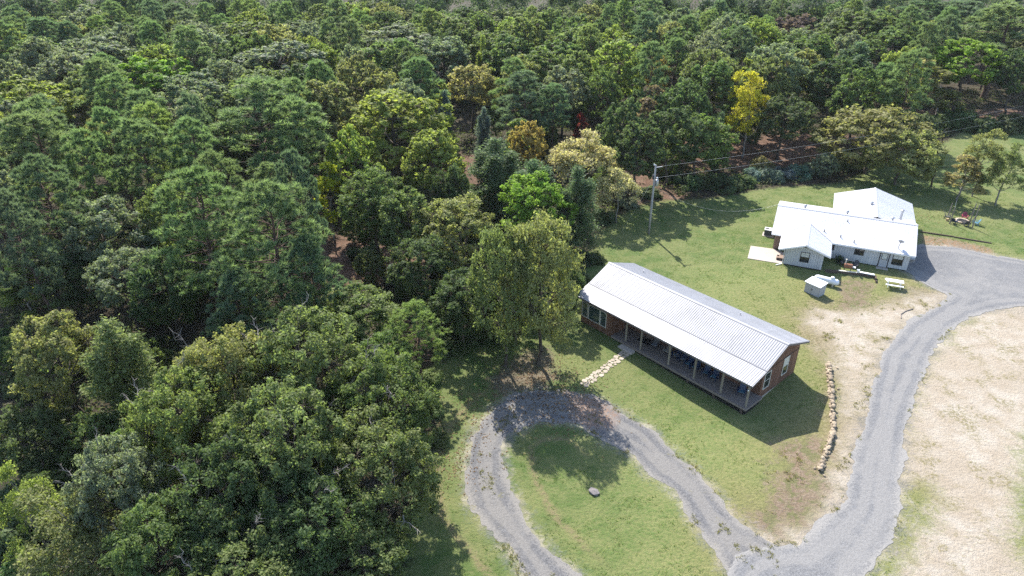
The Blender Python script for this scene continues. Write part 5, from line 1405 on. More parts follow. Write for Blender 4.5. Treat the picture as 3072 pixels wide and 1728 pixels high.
# ================================================================== the lodge
RZ, BZ, EZ, KZ = 5.402, 3.859, 3.258, 3.844
BV, EV, KV = -3.211, -5.418, 4.394
def lodge_top(v):
    if v >= 0: z = RZ+(KZ-RZ)*v/KV
    elif v >= BV: z = RZ+(BZ-RZ)*v/BV
    else: z = BZ+(EZ-BZ)*(v-BV)/(EV-BV)
    return z-.09
lodge = empty('lodge', (LX, LY, 0), LYAW)
tag(lodge, 'long dark red board lodge with ribbed metal roof and a full length front porch', 'lodge')
rf = MB()
for s, (v, z) in ((-1, (-.20, RZ-.085)), (1, (.20, RZ-.06))): pass
rf.add([(-.02,-.15,RZ-.026),(LL+.02,-.15,RZ-.026),(LL+.02,0,RZ+.055),(-.02,0,RZ+.055),(-.02,.16,RZ-.006),(LL+.02,.16,RZ-.006)], [(0,1,2,3),(3,2,5,4)])
roof = rf.build('roof', M['roof_steel'], lodge)
roof_slope(roof, 0, LL, 24, -.002, RZ, BV, BZ, M['roof_steel'])
roof_slope(roof, 0, LL, 24, BV, BZ, EV, EZ, M['roof_steel'])
roof_slope(roof, 0, LL, 24, .002, RZ, KV, KZ, M['roof_steel'])
MB().add([(-.01,BV-.05,BZ+.034),(LL+.01,BV-.05,BZ+.034),(LL+.01,BV+.04,BZ+.072),(-.01,BV+.04,BZ+.072)], [(0,1,2,3)]).build('flashing', M['flashing'], lodge)
tr = MB()                                                    # rake and eave boards
for u in (.035, LL-.035):
    for (a, za), (b, zb) in (((0,RZ),(BV,BZ)), ((BV,BZ),(EV,EZ)), ((0,RZ),(KV,KZ))):
        tr.bar((u, a, za-.13), (u, b, zb-.13), .05, .17)
for k_ in (0, 1):
    h_ = MB(); h_.v = tr.v[k_*24:(k_+1)*24]; h_.f = [tuple(i-k_*24 for i in f) for f in tr.f[k_*18:(k_+1)*18]]
    h_.build('rake_board', M['fascia'], lodge)
MB().box(.07, LL-.07, EV+.02, EV+.06, EZ-.21, EZ-.04).build('eave_board', M['fascia'], lodge)
MB().box(.07, LL-.07, KV-.06, KV-.02, KZ-.21, KZ-.04).build('eave_board', M['fascia'], lodge)
sf = MB(); sf.add([(.06,EV+.06,EZ-.10),(LL-.06,EV+.06,EZ-.10),(LL-.06,BV,BZ-.10),(.06,BV,BZ-.10)], [(3,2,1,0)]); sf.build('porch_ceiling', M['post_wood'], lodge)
UW = 21.27; VW, VB = -2.33, 4.02
board_wall(lodge, 'end_wall', M['red_board'], VW, VB, 22, -.05, lodge_top, 'y', UW, 1, back=M['red_dark'])
board_wall(lodge, 'porch_wall', M['red_board'], 5.29, UW-.13, 52, .352, lambda u: lodge_top(VW-.03), 'x', VW, -1, back=M['red_dark'])
board_wall(lodge, 'room_wall', M['red_board'], .70, 5.25, 15, .02, lambda u: lodge_top(-4.9), 'x', -4.9, -1, back=M['red_dark'])
board_wall(lodge, 'room_wall', M['red_board'], -4.88, VW-.05, 8, .02, lambda v: lodge_top(v)-.03, 'y', 5.25, 1, back=M['red_dark'])
board_wall(lodge, 'left_wall', M['red_board'], -4.88, VB, 28, -.05, lodge_top, 'y', .72, -1, back=M['red_dark'])
board_wall(lodge, 'back_wall', M['red_board'], .75, UW-.12, 66, -.05, lambda u: lodge_top(VB), 'x', VB, 1, back=M['red_dark'])
MB().box(UW+.035, UW+.055, VW+.02, VB+.02, 2.86, 2.95).build('belt_board', M['red_dark'], lodge)
MB().box(UW-.12, UW+.045, VW-.035, VW-.002-.001, .353, 3.75).build('corner_board', M['red_board'], lodge)
MB().box(UW+.01, UW+.05, VW, VB+.03, -.85, -.052).build('foundation', M['concrete'], lodge)
for v, w in ((-1.90, .92), (1.36, .86)):
    window(lodge, (UW+.034, v, .86 if v < 0 else .92), (0, 1, 0), w, 1.70 if v < 0 else 1.86, M['pale_trim'], M['glass_dark'] if v < 0 else M['blind'], M['glass_dark'])
for u, w in ((.88, .74), (1.84, 1.56), (3.56, .76)):
    window(lodge, (u, -4.934, .86), (1, 0, 0), w, 1.72, M['pale_trim'], M['glass_green'], M['glass_green'], rail=False, fw=.06)
dm = MB().box(7.9, 8.8, VW-.06, VW-.033, .36, 2.42).build('door', M['tan_board'], lodge)
MB().box(8.66, 8.74, VW-.10, VW-.061, 1.34, 1.42).build('handle', M['steel'], dm)
dk = MB()
nb = 20
for k in range(nb):
    v0 = -5.06+(5.06-2.34)*k/nb; dk.box(5.27, 21.62, v0+.006, v0+(5.06-2.34)/nb-.006, .31, .35-.004*(k % 2))
deck = dk.build('deck_boards', M['deck_wood'], lodge)
deck['kind'] = 'stuff'
rj = MB().box(5.27, 21.62, -5.10, -5.062, .12, .345); rj.box(21.622, 21.66, -5.10, -2.30, .12, .345); rj.build('rim_joist', M['deck_wood'], lodge)
MB().box(5.4, 21.5, -4.90, -2.4, -.8, .10).build('deck_shade_block', M['dark_void'], lodge)  # near-black block under the boards, its colour standing in for the deck's shade
for u in (6.2, 9.2, 12.2, 15.2, 18.2, 21.2):
    MB().box(u-.1, u+.1, -5.04, -4.955, -.85, .118).build('pier', M['tie_wood'], lodge)
pm = MB(); pm.box(-.075, .075, -.075, .075, .352, lodge_top(-4.78)-.16); pm.box(-.11, .11, -.10, .10, lodge_top(-4.78)-.32, lodge_top(-4.78)-.162)
pme = pm.mesh('post', M['post_wood'])
for u in (7.06, 9.05, 12.63, 15.68, 18.72, 21.42): put('post', pme, lodge, (u, -4.78, 0))
MB().box(5.4, 21.6, -4.86, -4.70, lodge_top(-4.78)-.155, lodge_top(-4.78)+.0).build('porch_beam', M['post_wood'], lodge)
MB().box(6.9, 8.7, -5.85, -5.13, -.45, .14).build('step', M['concrete'], lodge, bevel=.02)
for u, v in ((3.2, 2.2), (15.4, 2.5)):
    MB().lathe([(.05,0),(.05,.32),(.07,.33),(.07,.37)], 8).build('vent_pipe', M['steel'], lodge, (u, v, lodge_top(v)))
lt = MB().lathe([(.05,0),(.07,.08),(.03,.14)], 8).build('lamp', M['white_paint'], lodge, (21.42, -4.90, 2.2))

# ================================================================== the white roofed house
house = empty('house', (HX, HY, HZ), HYAW)
tag(house, 'grey sided house with bright white metal roofs and a front gable wing', 'house')
hr, he, hk = 4.456, 2.328, 2.795
hev, hkv = -5.318, 6.13
def house_top(v): return hr+(he-hr)*v/hev-.06 if v < 0 else hr+(hk-hr)*v/hkv-.06
rf = MB(); rf.add([(-.02,-.22,hr-.045),(HL+.02,-.22,hr-.045),(HL+.02,0,hr+.05),(-.02,0,hr+.05),(-.02,.22,hr-.02),(HL+.02,.22,hr-.02)], [(0,1,2,3),(3,2,5,4)])
hroof = rf.build('roof', M['roof_cap'], house)
roof_slope(hroof, 0, HL, 18, -.002, hr, hev, he, M['roof_white'], 3, .028, .05)
roof_slope(hroof, 0, HL, 18, .002, hr, hkv, hk, M['roof_white'], 3, .028, .05)
# wing
wu, wh, wv, wr, we = 4.40, 3.035, -9.92, 3.442, 2.38
wroof = MB().add([(wu-.16,wv-.02,wr-.012),(wu,wv-.02,wr+.04),(wu+.16,wv-.02,wr-.012),(wu-.16,-2.55,wr-.012),(wu,-2.55,wr+.04),(wu+.16,-2.55,wr-.012)], [(0,1,4,3),(1,2,5,4)]).build('wing_roof', M['roof_cap'], house)
def side_slope(parent, uc, half, y0, y1, n, zr, ze, mat, nm='roof_panel'):
    w = (y1-y0)/n; me = panel_mesh(nm, w, half, zr-ze, 3, .028, .05, mat)
    for k in range(n):
        put(nm, me, parent, (uc-.001, y0+k*w, zr), (0, 0, math.pi/2))
        put(nm, me, parent, (uc+.001, y0+(k+1)*w, zr), (0, 0, -math.pi/2))
side_slope(wroof, wu, wh, wv, -2.5, 8, wr, we, M['roof_white'])
vf = MB()
for s_ in (-1, 1): vf.bar((wu, -2.60, wr+.035), (wu+s_*(wh-.02), -5.20, we+.035), .06, .02)
vf.build('valley_flashing', M['flashing'], house)
# rear block
ru, rh, rv = 12.34, 5.19, 12.48
rroof = MB().add([(ru-.2,.7,hr-.03),(ru,.7,hr+.07),(ru+.2,.7,hr-.03),(ru-.2,rv+.02,hr-.03),(ru,rv+.02,hr+.07),(ru+.2,rv+.02,hr-.03)], [(0,1,4,3),(1,2,5,4)]).build('rear_roof', M['roof_cap'], house)
side_slope(rroof, ru, rh, .75, rv, 13, hr+.02, hk+.015, M['roof_white'])
fa = MB()
for u in (.03, HL-.03):
    fa.bar((u, 0, hr-.13), (u, hev, he-.13), .04, .16); fa.bar((u, 0, hr-.13), (u, hkv, hk-.13), .04, .16)
for s in (-1, 1): fa.bar((wu, wv+.03, wr-.12), (wu+s*wh, wv+.03, we-.12), .04, .15)
fa.build('fascia', M['trim_white'], house)
gt = MB(); gt.box(.02, wu-wh, hev-.09, hev-.005, he-.13, he-.03); gt.box(wu-wh-.09, wu-wh-.005, wv+.1, hev-.1, we-.14, we-.04); gt.box(wu+wh+.05, HL-.05, hev-.012, hev+.02, he-.17, he-.04)
gt.build('gutter', M['trim_white'], house)
dp = MB(); dp.bar((wu-wh-.05, wv+.15, we-.12), (2.05, -9.22, 2.02), .07, .07); dp.bar((2.05, -9.22, 2.02), (2.05, -9.22, .10), .07, .07); dp.bar((2.05, -9.22, .12), (1.35, -9.75, .03), .09, .07)
dp.build('downspout', M['trim_white'], house)
sof = MB(); sof.add([(wu+wh,hev+.03,he-.10),(HL-.06,hev+.03,he-.10),(HL-.06,-4.7,he-.05),(wu+wh,-4.7,he-.05)], [(3,2,1,0)])
for s in (-1, 1): sof.add([(wu+s*2.2,wv+.06,we+.18),(wu+s*(wh-.02),wv+.06,we-.11),(wu+s*(wh-.02),hev,we-.11),(wu+s*2.2,hev,we+.18)], [(0,1,2,3)])
sof.build('soffit', M['trim_white'], house)
WV = -9.14; MV = -4.87
wing_top = lambda u: wr-(wr-we)*abs(u-wu)/wh-.07
bw = MB(); 
def gable_boards():
    n = 16; u0, u1 = 2.15, 6.67; core = MB(); core.add([(u0,WV+.02,.12),(u1,WV+.02,.12),(u1,WV+.02,wing_top(u1)-.02),(wu,WV+.02,wing_top(wu)-.02),(u0,WV+.02,wing_top(u0)-.02)], [(0,1,2,3,4)])
    wo = core.build('wing_wall', M['grey_joint'], house); w = (u1-u0)/n
    for k in range(n):
        a, b = u0+k*w+.009, u0+(k+1)*w-.009
        pts = [(a,.12),(b,.12),(b,wing_top(b))] + ([(wu,wing_top(wu))] if a < wu < b else []) + [(a,wing_top(a))]
        vs = [(p,WV+.015,z) for p,z in pts]+[(p,WV-.012,z) for p,z in pts]; m_ = len(pts)
        MB().add(vs, [tuple(range(m_-1,-1,-1)), tuple(range(m_,2*m_))]+[(i,(i+1) % m_,m_+(i+1) % m_,m_+i) for i in range(m_)]).build('board', M['grey_board'], wo)
gable_boards()
board_wall(house, 'wing_wall', M['grey_board'], WV+.03, MV, 14, .12, lambda v: wing_top(6.67), 'y', 6.665, 1, .025, .016, .002, M['grey_joint'])
board_wall(house, 'wing_wall', M['tan_board'], WV+.03, MV, 14, .12, lambda v: wing_top(2.15), 'y', 2.155, -1, .025, .016, .002, M['grey_joint'])
board_wall(house, 'front_wall', M['grey_board'], 6.72, 16.55, 33, .10, lambda u: house_top(MV), 'x', MV, -1, .025, .018, .002, M['grey_joint'])
board_wall(house, 'front_wall', M['tan_board'], .50, 2.12, 6, .10, lambda u: house_top(MV), 'x', MV, -1, .025, .018, .002, M['grey_joint'])
board_wall(house, 'right_wall', M['grey_board'], MV+.02, 5.7, 34, .10, house_top, 'y', 16.56, 1, .025, .018, .002, M['grey_joint'])
board_wall(house, 'left_wall', M['tan_board'], MV+.02, 5.7, 34, .10, house_top, 'y', .50, -1, .025, .018, .002, M['grey_joint'])
board_wall(house, 'rear_wall', M['grey_board'], 5.75, rv-.4, 20, .10, lambda v: hk-.06, 'y', ru+rh-.4, 1, .025, .018, .002, M['grey_joint'])
board_wall(house, 'rear_wall', M['grey_board'], 5.75, rv-.4, 20, .10, lambda v: hk-.06, 'y', ru-rh+.4, -1, .025, .018, .002, M['grey_joint'])
MB().box(.6, 16.45, 5.62, 5.72, .1, hk-.1).build('back_wall', M['grey_board'], house)
MB().add([(ru-rh+.45,rv-.4,.1),(ru+rh-.45,rv-.4,.1),(ru+rh-.45,rv-.4,hk-.05),(ru,rv-.4,hr-.12),(ru-rh+.45,rv-.4,hk-.05)], [(4,3,2,1,0)]).build('rear_gable', M['grey_board'], house)
sk = MB(); sk.box(2.2, 6.6, WV+.03, WV+.10, -.3, .118); sk.box(6.6, 16.5, MV+.03, MV+.10, -.3, .098); sk.box(.56, 2.2, MV+.03, MV+.1, -.3, .098); sk.build('foundation', M['dark_void'], house)
window(house, (4.05, WV-.013, .86), (1, 0, 0), .95, 1.24, M['brown_trim'], M['blind'], M['glass_dark'], .05, True, 1, .07)
window(house, (10.32, MV-.027, 1.20), (1, 0, 0), .98, .78, M['brown_trim'], M['glass_dark'], M['glass_dark'], .05, True, 1, .07)
window(house, (14.74, MV-.027, .68), (1, 0, 0), 1.08, 1.42, M['brown_trim'], M['blind'], M['glass_dark'], .05, True, 1, .08)
dr = MB().box(13.30, 14.24, MV-.055, MV-.028, .04, 2.04).build('door', M['grey_plastic'], house)
fr = MB(); fr.box(13.19, 13.296, MV-.07, MV-.028, .0, 2.13); fr.box(14.244, 14.35, MV-.07, MV-.028, .0, 2.13); fr.box(13.296, 14.244, MV-.07, MV-.028, 2.044, 2.13); fr.build('frame', M['brown_trim'], dr)
window(dr, (13.48, MV-.056, 1.12), (1, 0, 0), .58, .80, M['brown_trim'], M['blind'], M['blind'], .03, False, 0, .05)
MB().box(14.10, 14.17, MV-.12, MV-.056, .98, 1.05).build('handle', M['dark_steel'], dr)
MB().box(13.1, 14.45, MV-.75, MV-.08, -.1, .0).build('door_step', M['concrete'], house)
MB().box(7.55, 7.85, MV-.05, MV-.027, 1.2, 2.0).build('shutter', M['brown_trim'], house)
mvt = MB(); mvt.add([(4.16,WV-.03,2.78),(4.64,WV-.03,2.78),(4.40,WV-.03,3.02)], [(0,1,2)]); mvt.build('gable_vent', M['brown_trim'], house)
for u, v in ((3.44, 1.0), (8.75, 1.2), (14.19, 1.1), (11.75, 5.7)):          # spinning roof ventilators
    z = (hr+(hk-hr)*v/hkv) if u != 11.75 else hr-(hr-hk)*abs(u-ru)/rh
    mb = MB().lathe([(.13,-.1),(.13,.16),(.10,.18)], 10); mb.lathe([(.20,.18),(.25,.28),(.25,.36),(.16,.46),(.02,.50)], 12)
    mb.build('roof_ventilator', M['steel'], house, (u, v, z))
for u, v in ((6.3, -3.55), (8.3, -4.05), (9.95, -4.6), (8.87, -1.2)):
    z = hr+(he-hr)*v/hev; MB().lathe([(.10,-.03),(.055,.05),(.05,.30),(.045,.32)], 8).build('vent_pipe', M['dark_steel'], house, (u, v, z))
MB().lathe([(.16,-.3),(.15,1.25),(.21,1.27),(.21,1.42),(.12,1.48)], 12).build('flue', M['steel'], house, (15.4, 3.6, 3.45))

# satellite dish on the roof
dish = empty('satellite_dish', (*hw(15.0, -4.4), HZ+2.70), HYAW+.25)
tag(dish, 'grey satellite dish on a bent mast near the roof corner of the house', 'satellite dish')
MB().bar((0,0,0), (.05,-.05,.45), .05, n=6).bar((.05,-.05,.45), (.15,.05,.75), .05, n=6).build('mast', M['dark_steel'], dish)
MB().lathe([(.02,0),(.18,.03),(.33,.09),(.345,.10),(.33,.115),(.18,.05),(.02,.02)], 14).build('reflector', M['grey_plastic'], dish, (.17, .05, .80), (R_(52), 0, R_(150)))
MB().bar((.15,.03,.62), (.02,.42,.88), .03, n=5).build('feed_arm', M['dark_steel'], dish)
MB().bar((0,0,.02), (.35,-.75,-.24), .02, n=4).build('cable', M['dark_steel'], dish)

# cooling units
ac = empty('air_conditioner', (*hw(-.52, -.35), gz(*hw(-.5, -.35))), HYAW)
tag(ac, 'dark louvred air conditioning unit with a white top beside the house wall', 'air conditioner')
mb = MB().box(-.55, .55, -.50, .50, .06, .82); 
for k in range(8): mb.box(-.56, .56, -.515, -.50, .12+.085*k, .16+.085*k)
mb.build('cabinet', M['dark_plastic'], ac)
MB().box(-.58, .58, -.53, .53, .821, .90).build('top_panel', M['white_paint'], ac, bevel=.015)
MB().lathe([(.15,0),(.27,.0),(.27,.025),(.15,.03)], 16).build('fan_grille', M['dark_steel'], ac, (-.24, 0, .902))
MB().box(-.75, .75, -.75, .7, -.05, .055).build('pad', M['concrete'], ac)
wa = empty('window_air_conditioner', (*hw(16.62, -3.9), HZ+1.0), HYAW)
tag(wa, 'small white box air conditioner jutting from the right end wall of the house', 'air conditioner')
MB().box(0, .62, -.36, .36, 0, .48).build('cabinet', M['grey_plastic'], wa, bevel=.02)
g = MB()
for k in range(6): g.box(.05, .57, -.375, -.361, .06+.065*k, .09+.065*k)
g.build('louvre', M['dark_steel'], wa)

# slab and steps at the left of the house
c4 = [hw(-2.3,-5.2), hw(.72,-4.98), hw(2.0,-5.6), hw(2.05,-9.15), hw(-2.2,-9.28)]
zz = max(gz(*q) for q in c4)
tag(MB().poly(c4, -.2, zz+.06).build('concrete_patio', M['concrete'], None), kind='structure')
st = empty('wooden_steps', (*hw(1.75, -7.75), zz+.06), HYAW)
tag(st, 'small brown wooden steps on the concrete slab against the house wing', 'steps')
for k in range(2):
    MB().box(-.55+.3*k, .38, -.5, .5, .17*k+.13, .17*k+.17).build('tread', M['tan_board'], st)
MB().box(-.5, .36, -.48, -.44, 0, .30).box(-.5, .36, .44, .48, 0, .30).build('stringer', M['brown_trim'], st)

# ================================================================== terrace in front of the house
rw = empty('retaining_wall', (0, 0, 0))
tag(rw, 'low dark timber retaining wall along the front of the house terrace', 'retaining wall')
pts = [(39.4,76.95), (41.3,76.55), (43.25,75.95), (44.95,75.25)]
for a, b in zip(pts[:-1], pts[1:]):
    for k in range(3):
        z = -.12+.2*k; MB().bar((a[0],a[1],z+.1), (b[0],b[1],z+.1), .19, .19).build('timber', M['tie_wood'], rw)
for k in range(3): MB().bar((45.0,75.2,-.02+.2*k-.0), (44.65-.0*k,73.9+.35*k,-.02+.2*k), .18, .185).build('timber', M['tie_wood'], rw)
cp = MB().bar((40.9,76.66,.50), (43.0,76.05,.50), .24, .05).build('capping', M['pale_trim'], rw)
wb = empty('long_board', (44.1, 75.72, .50), math.atan2(-.73, 1.5))
tag(wb, 'long white folded plank lying on the timber retaining wall', 'plank')
MB().box(-.85, .85, -.17, .17, 0, .09).build('plank', M['white_paint'], wb, bevel=.02)
MB().box(-.70, -.60, -.18, .18, .091, .10).box(.60, .70, -.18, .18, .091, .10).build('strap', M['trim_white'], wb)
bk = empty('bucket', (43.12, 76.1, .50)); tag(bk, 'small white bucket at the end of the white plank', 'bucket')
MB().lathe([(.13,0),(.17,.34),(.18,.34),(.18,.37),(.15,.37),(.14,.30)], 12).build('pail', M['white_paint'], bk)
MB().bar((-.17,0,.34), (0,-.05,.42), .012).bar((0,-.05,.42), (.17,0,.34), .012).build('handle', M['dark_steel'], bk)
gl = empty('barrel_smoker', (42.2, 76.95, gz(42.2, 76.95)), HYAW); tag(gl, 'rusty barrel smoker grill standing behind the retaining wall', 'grill')
MB().lathe([(.02,-.50),(.27,-.48),(.29,-.40),(.29,.40),(.27,.48),(.02,.50)], 14).build('barrel', M['rust_steel'], gl, (0,0,.78), (0, math.pi/2, 0), True)
MB().bar((-.45,0,.98), (.45,0,.98), .36, .03).build('lid', M['pale_trim'], gl)
for sx in (-.35, .35):
    for sy in (-.2, .2): MB().bar((sx,sy,.56), (sx*1.1,sy*1.4,0), .045).build('leg', M['dark_steel'], gl)
MB().lathe([(.06,0),(.06,.55),(.09,.56),(.09,.60)], 8).build('chimney', M['pale_trim'], gl, (-.38, .05, 1.02))
MB().box(.5, .85, -.22, .22, .70, .73).build('shelf', M['white_paint'], gl)

def chair(name, loc, rz, mat, label, group, seat_mat=None, cat='chair', slats=5):
    """slatted garden chair with sloping back and flat arms"""
    t = empty(name, loc, rz); tag(t, label, cat, group)
    s = MB()
    for k in range(5): s.box(-.27, .27, -.30+.115*k, -.30+.115*k+.10, .36-.018*k, .385-.018*k)
    s.build('seat', seat_mat or mat, t)
    b = MB(); Mx = Matrix.Translation((0, .26, .29)) @ Matrix.Rotation(R_(-24), 4, 'X')
    for k in range(slats):
        w = .58/slats; x = -.29+w*k; h = .74-.05*abs(k-(slats-1)/2)
        b.box(x+.006, x+w-.006, -.012, .012, 0, h, Mx)
    b.box(-.27, .27, .014, .034, .42, .49, Mx); b.build('backrest', mat, t)
    for sx in (-1, 1):
        MB().box(sx*.36-.06, sx*.36+.06, -.40, .34, .55, .575).build('armrest', mat, t)
        MB().box(sx*.34-.02, sx*.34+.02, -.36, -.27, 0, .548).build('leg', mat, t)
        MB().bar((sx*.30, -.27, .34), (sx*.30, .50, .02), .03, .09).build('leg', mat, t)
        MB().bar((sx*.335, .30, .548), (sx*.315, .36, .10), .03, .05).build('arm_bracket', mat, t)
    return t
DZ = .351
porch = [(9.75, -3.3, 'dark_plastic', 'cushion', .3, 'dark porch chair with a grey seat, nearest the black doormat'),
 (11.35, -3.25, 'weather_wood', 'pale_trim', .1, 'wooden porch chair with pale slatted seat beside the second from left wide gap post'),
 (12.40, -3.15, 'blue_plastic', 'cushion', -.15, 'porch chair with a grey striped cushion just right of the third post'),
 (13.28, -3.15, 'blue_plastic', 'cushion', .15, 'porch chair with a grey striped cushion, left neighbour of the paired blue chairs'),
 (14.10, -3.45, 'blue_plastic', 'blue_pale', .0, 'left one of the paired blue porch chairs before the fourth post'),
 (14.85, -3.45, 'blue_plastic', 'blue_pale', -.1, 'right one of the paired blue porch chairs touching the fourth post'),
 (16.10, -3.40, 'blue_plastic', 'blue_pale', .25, 'blue porch chair just right of the fourth post'),
 (17.00, -3.40, 'blue_plastic', 'blue_pale', .1, 'blue porch chair in the middle between the fourth and fifth posts'),
 (20.10, -3.45, 'blue_plastic', 'blue_pale', .35, 'lone blue porch chair at the right end by the corner post')]
for u, v, a, b, r, lab in porch:
    x, y = lw(u, v); chair('porch_chair', (x, y, DZ), LYAW+r, M[a], lab, 'chairs on the lodge porch', M[b], slats=5)
x, y = lw(8.45, -3.15); o = MB().box(-.85, .85, -.45, .45, 0, .02).build('doormat', M['black_mat'], None, (x, y, DZ), (0, 0, LYAW))
tag(o, 'black doormat on the porch boards in front of the lodge door', 'doormat')
for (x, y, r, m_, lab) in ((42.4, 78.75, .5, 'dark_plastic', 'dark patio chair with its back to the house wall beside the plant'),
                           (43.5, 77.9, -.4, 'dark_steel', 'dark patio chair nearest the rusty smoker')):
    chair('patio_chair', (x, y, gz(x, y)), HYAW+r, M[m_], lab, 'chairs on the house terrace')
# potted plant
pl = empty('potted_plant', (42.0, 79.2, gz(42.0, 79.2))); tag(pl, 'dark leafy potted plant against the house front wall', 'plant')
MB().lathe([(.16,0),(.23,.34),(.25,.34),(.25,.39),(.20,.39),(.19,.34)], 12).build('pot', M['dark_plastic'], pl)
rs = np.random.RandomState(8); k = 260
o = put('foliage', needles_mesh('foliage', np.tile([0,0,.35],(k,1))+rs.normal(size=(k,3))*.10, rs.normal(size=(k,3))*.6+np.array([0,0,.9]), .75, .09, rs.rand(k), rs.rand(k), M['leaf'], rs), pl); o.color = (.04,.07,.03,1)

# picnic table
pt = empty('picnic_table', (46.2, 73.15, gz(46.2, 73.15)), HYAW+.03); tag(pt, 'white picnic table with attached benches beside the gravel turnaround', 'picnic table')
for k in range(5): MB().box(-.97, .97, -.37+.15*k, -.37+.15*k+.14, .72, .76).build('plank', M['white_paint'], pt)
for s in (-1, 1): MB().box(-.97, .97, s*.72-.13, s*.72+.13, .42, .46).build('bench', M['white_paint'], pt)
for sx in (-.68, .68):
    for sy in (-1, 1): MB().bar((sx, sy*.22, .715), (sx, sy*.70, 0), .05, .09).build('leg', M['white_paint'], pt)
    MB().box(sx-.022, sx+.022, -.84, .84, .33, .415).build('crossbeam', M['white_paint'], pt)

# storage shed
sa, sb, sc = Vector((35.02,72.19)), Vector((36.13,70.68)), Vector((37.24,71.43))
shd = empty('storage_shed', (sa.x, sa.y, gz(35.9,71.5)-.02), math.atan2(sb.y-sa.y, sb.x-sa.x)); tag(shd, 'small grey plastic storage shed with two front doors and a pale lid', 'shed')
w = (sb-sa).length; dp_ = (sc-sb).length
MB().box(0, w, .03, dp_, 0, 1.36).build('wall', M['grey_plastic'], shd)
for k in range(2):
    d_ = MB().box(.03+k*(w/2-.02), w/2-.015+k*(w/2-.02), -.01, .028, .06, 1.30).build('door', M['grey_plastic'], shd, bevel=.01)
    MB().box(w/2-.10+k*.14, w/2-.06+k*.14, -.04, -.012, .6, .8).build('handle', M['dark_plastic'], d_)
for k in range(3): MB().box(w+.002, w+.02, .12+k*.42, .40+k*.42, .08, 1.28).build('panel', M['grey_plastic'], shd)
MB().add([(-.10,-.12,1.34),(w+.10,-.12,1.34),(w+.10,dp_+.10,1.50),(-.10,dp_+.10,1.50),(-.10,-.12,1.42),(w+.10,-.12,1.42),(w+.10,dp_+.10,1.60),(-.10,dp_+.10,1.60)], [(3,2,1,0),(4,5,6,7),(0,1,5,4),(1,2,6,5),(2,3,7,6),(3,0,4,7)]).build('lid', M['white_paint'], shd)

# propane tank
tk = empty('propane_tank', (38.35, 73.95, gz(38.35, 73.95)), math.atan2(-1.6, 2.4)); tag(tk, 'white horizontal propane tank with a domed cap behind the storage shed', 'propane tank')
prof = [(.03,-1.46),(.22,-1.40),(.34,-1.28),(.39,-1.12),(.39,1.12),(.34,1.28),(.22,1.40),(.03,1.46)]
MB().lathe(prof, 20).build('tank', M['tank_paint'], tk, (0,0,.60), (0, math.pi/2, 0), True)
MB().lathe([(.24,-.08),(.24,.14),(.20,.22),(.08,.26),(.01,.265)], 14).build('dome', M['tank_paint'], tk, (.62,0,.97), (0,0,0), True)
for sx in (-.8, .8): MB().box(sx-.09, sx+.09, -.30, .30, -.05, .26).build('foot', M['concrete'], tk)

# ================================================================== fire pit corner
fp = empty('fire_pit', (65.75, 92.75, gz(65.75, 92.75))); tag(fp, 'ring of pale stones round a black fire pit among lawn chairs', 'fire pit')
rr = random.Random(3); sm = []
for k in range(3):
    mb = MB().box(-.17, .17, -.13, .13, -.03, .22); sm.append(mb.mesh('stone', M['fire_stone']))
for k in range(15):
    a = k*2*math.pi/15; put('stone', sm[k % 3], fp, (.86*math.cos(a), .86*math.sin(a), rr.random()*.04), (rr.uniform(-.1,.1), rr.uniform(-.1,.1), a+math.pi/2+rr.uniform(-.15,.15)))
MB().lathe([(.72,0),(.70,.05),(.02,.06)], 16).build('ash_bed', M['ash'], fp)
for (x, y, r, m_, lab) in ((66.75, 93.95, 2.75+3.14, 'red_plastic', 'red lawn chair by the fire pit'), (64.35, 94.15, 1.05, 'dark_plastic', 'dark grey lawn chair left of the fire pit under the leaning poles'),
    (64.15, 92.15, 2.2, 'blue_plastic', 'deep blue lawn chair left of the fire pit'), (65.35, 91.35, 3.1, 'dark_steel', 'dark lawn chair with its back to the house by the fire pit'),
    (67.05, 91.75, 4.25, 'blue_pale', 'light blue lawn chair right of the fire pit')):
    chair('lawn_chair', (x, y, gz(x, y)), r, M[m_], lab, 'lawn chairs round the fire pit')
o = MB().lathe([(.19,0),(.18,.38),(.02,.39)], 10).build('stump', M['wood_stump'], None, (63.75, 93.1, gz(63.75,93.1)-.01)); tag(o, 'pale sawn stump standing left of the fire pit', 'stump')
for (x, y, h, lx_, ly_, lab) in ((65.35,95.6,2.0,.05,.0,'shorter rough pole standing behind the dark grey lawn chair'), (63.46,91.95,2.5,.1,.1,'rough pole with a thin white rod on top left of the fire pit'),
    (67.31,93.31,2.7,.1,.1,'thick rough pole right of the fire pit'), (65.9,90.5,3.55,.0,.1,'tall pale pole nearest the house by the fire pit')):
    q = empty('rough_pole', (x, y, gz(x, y)-.1)); tag(q, lab, 'pole', 'poles round the fire pit')
    MB().bar((0,0,0), (lx_*.5, ly_*.5, h*.5), .16, n=7, taper=.9).bar((lx_*.5, ly_*.5, h*.5), (lx_, ly_, h), .145, n=7, taper=.8).build('shaft', M['weather_wood'], q)
    MB().bar((lx_*.3,0,h*.35), (lx_*.3+.02,-.13,h*.42), .05, n=5).build('knot', M['weather_wood'], q)
    if 'rod' in lab: MB().bar((lx_,ly_,h-.05), (lx_-.1,ly_,h+1.0), .03, n=5).build('rod', M['white_paint'], q)
    if 'tall' in lab or 'thick' in lab: MB().bar((lx_*.5,0,h*.6), (-.55,.3,.0), .08, n=5).build('brace', M['weather_wood'], q)
lg = empty('landscape_timbers', (0,0,0)); tag(lg, 'dark landscape timbers edging the gravel below the fire pit lawn', 'edging')
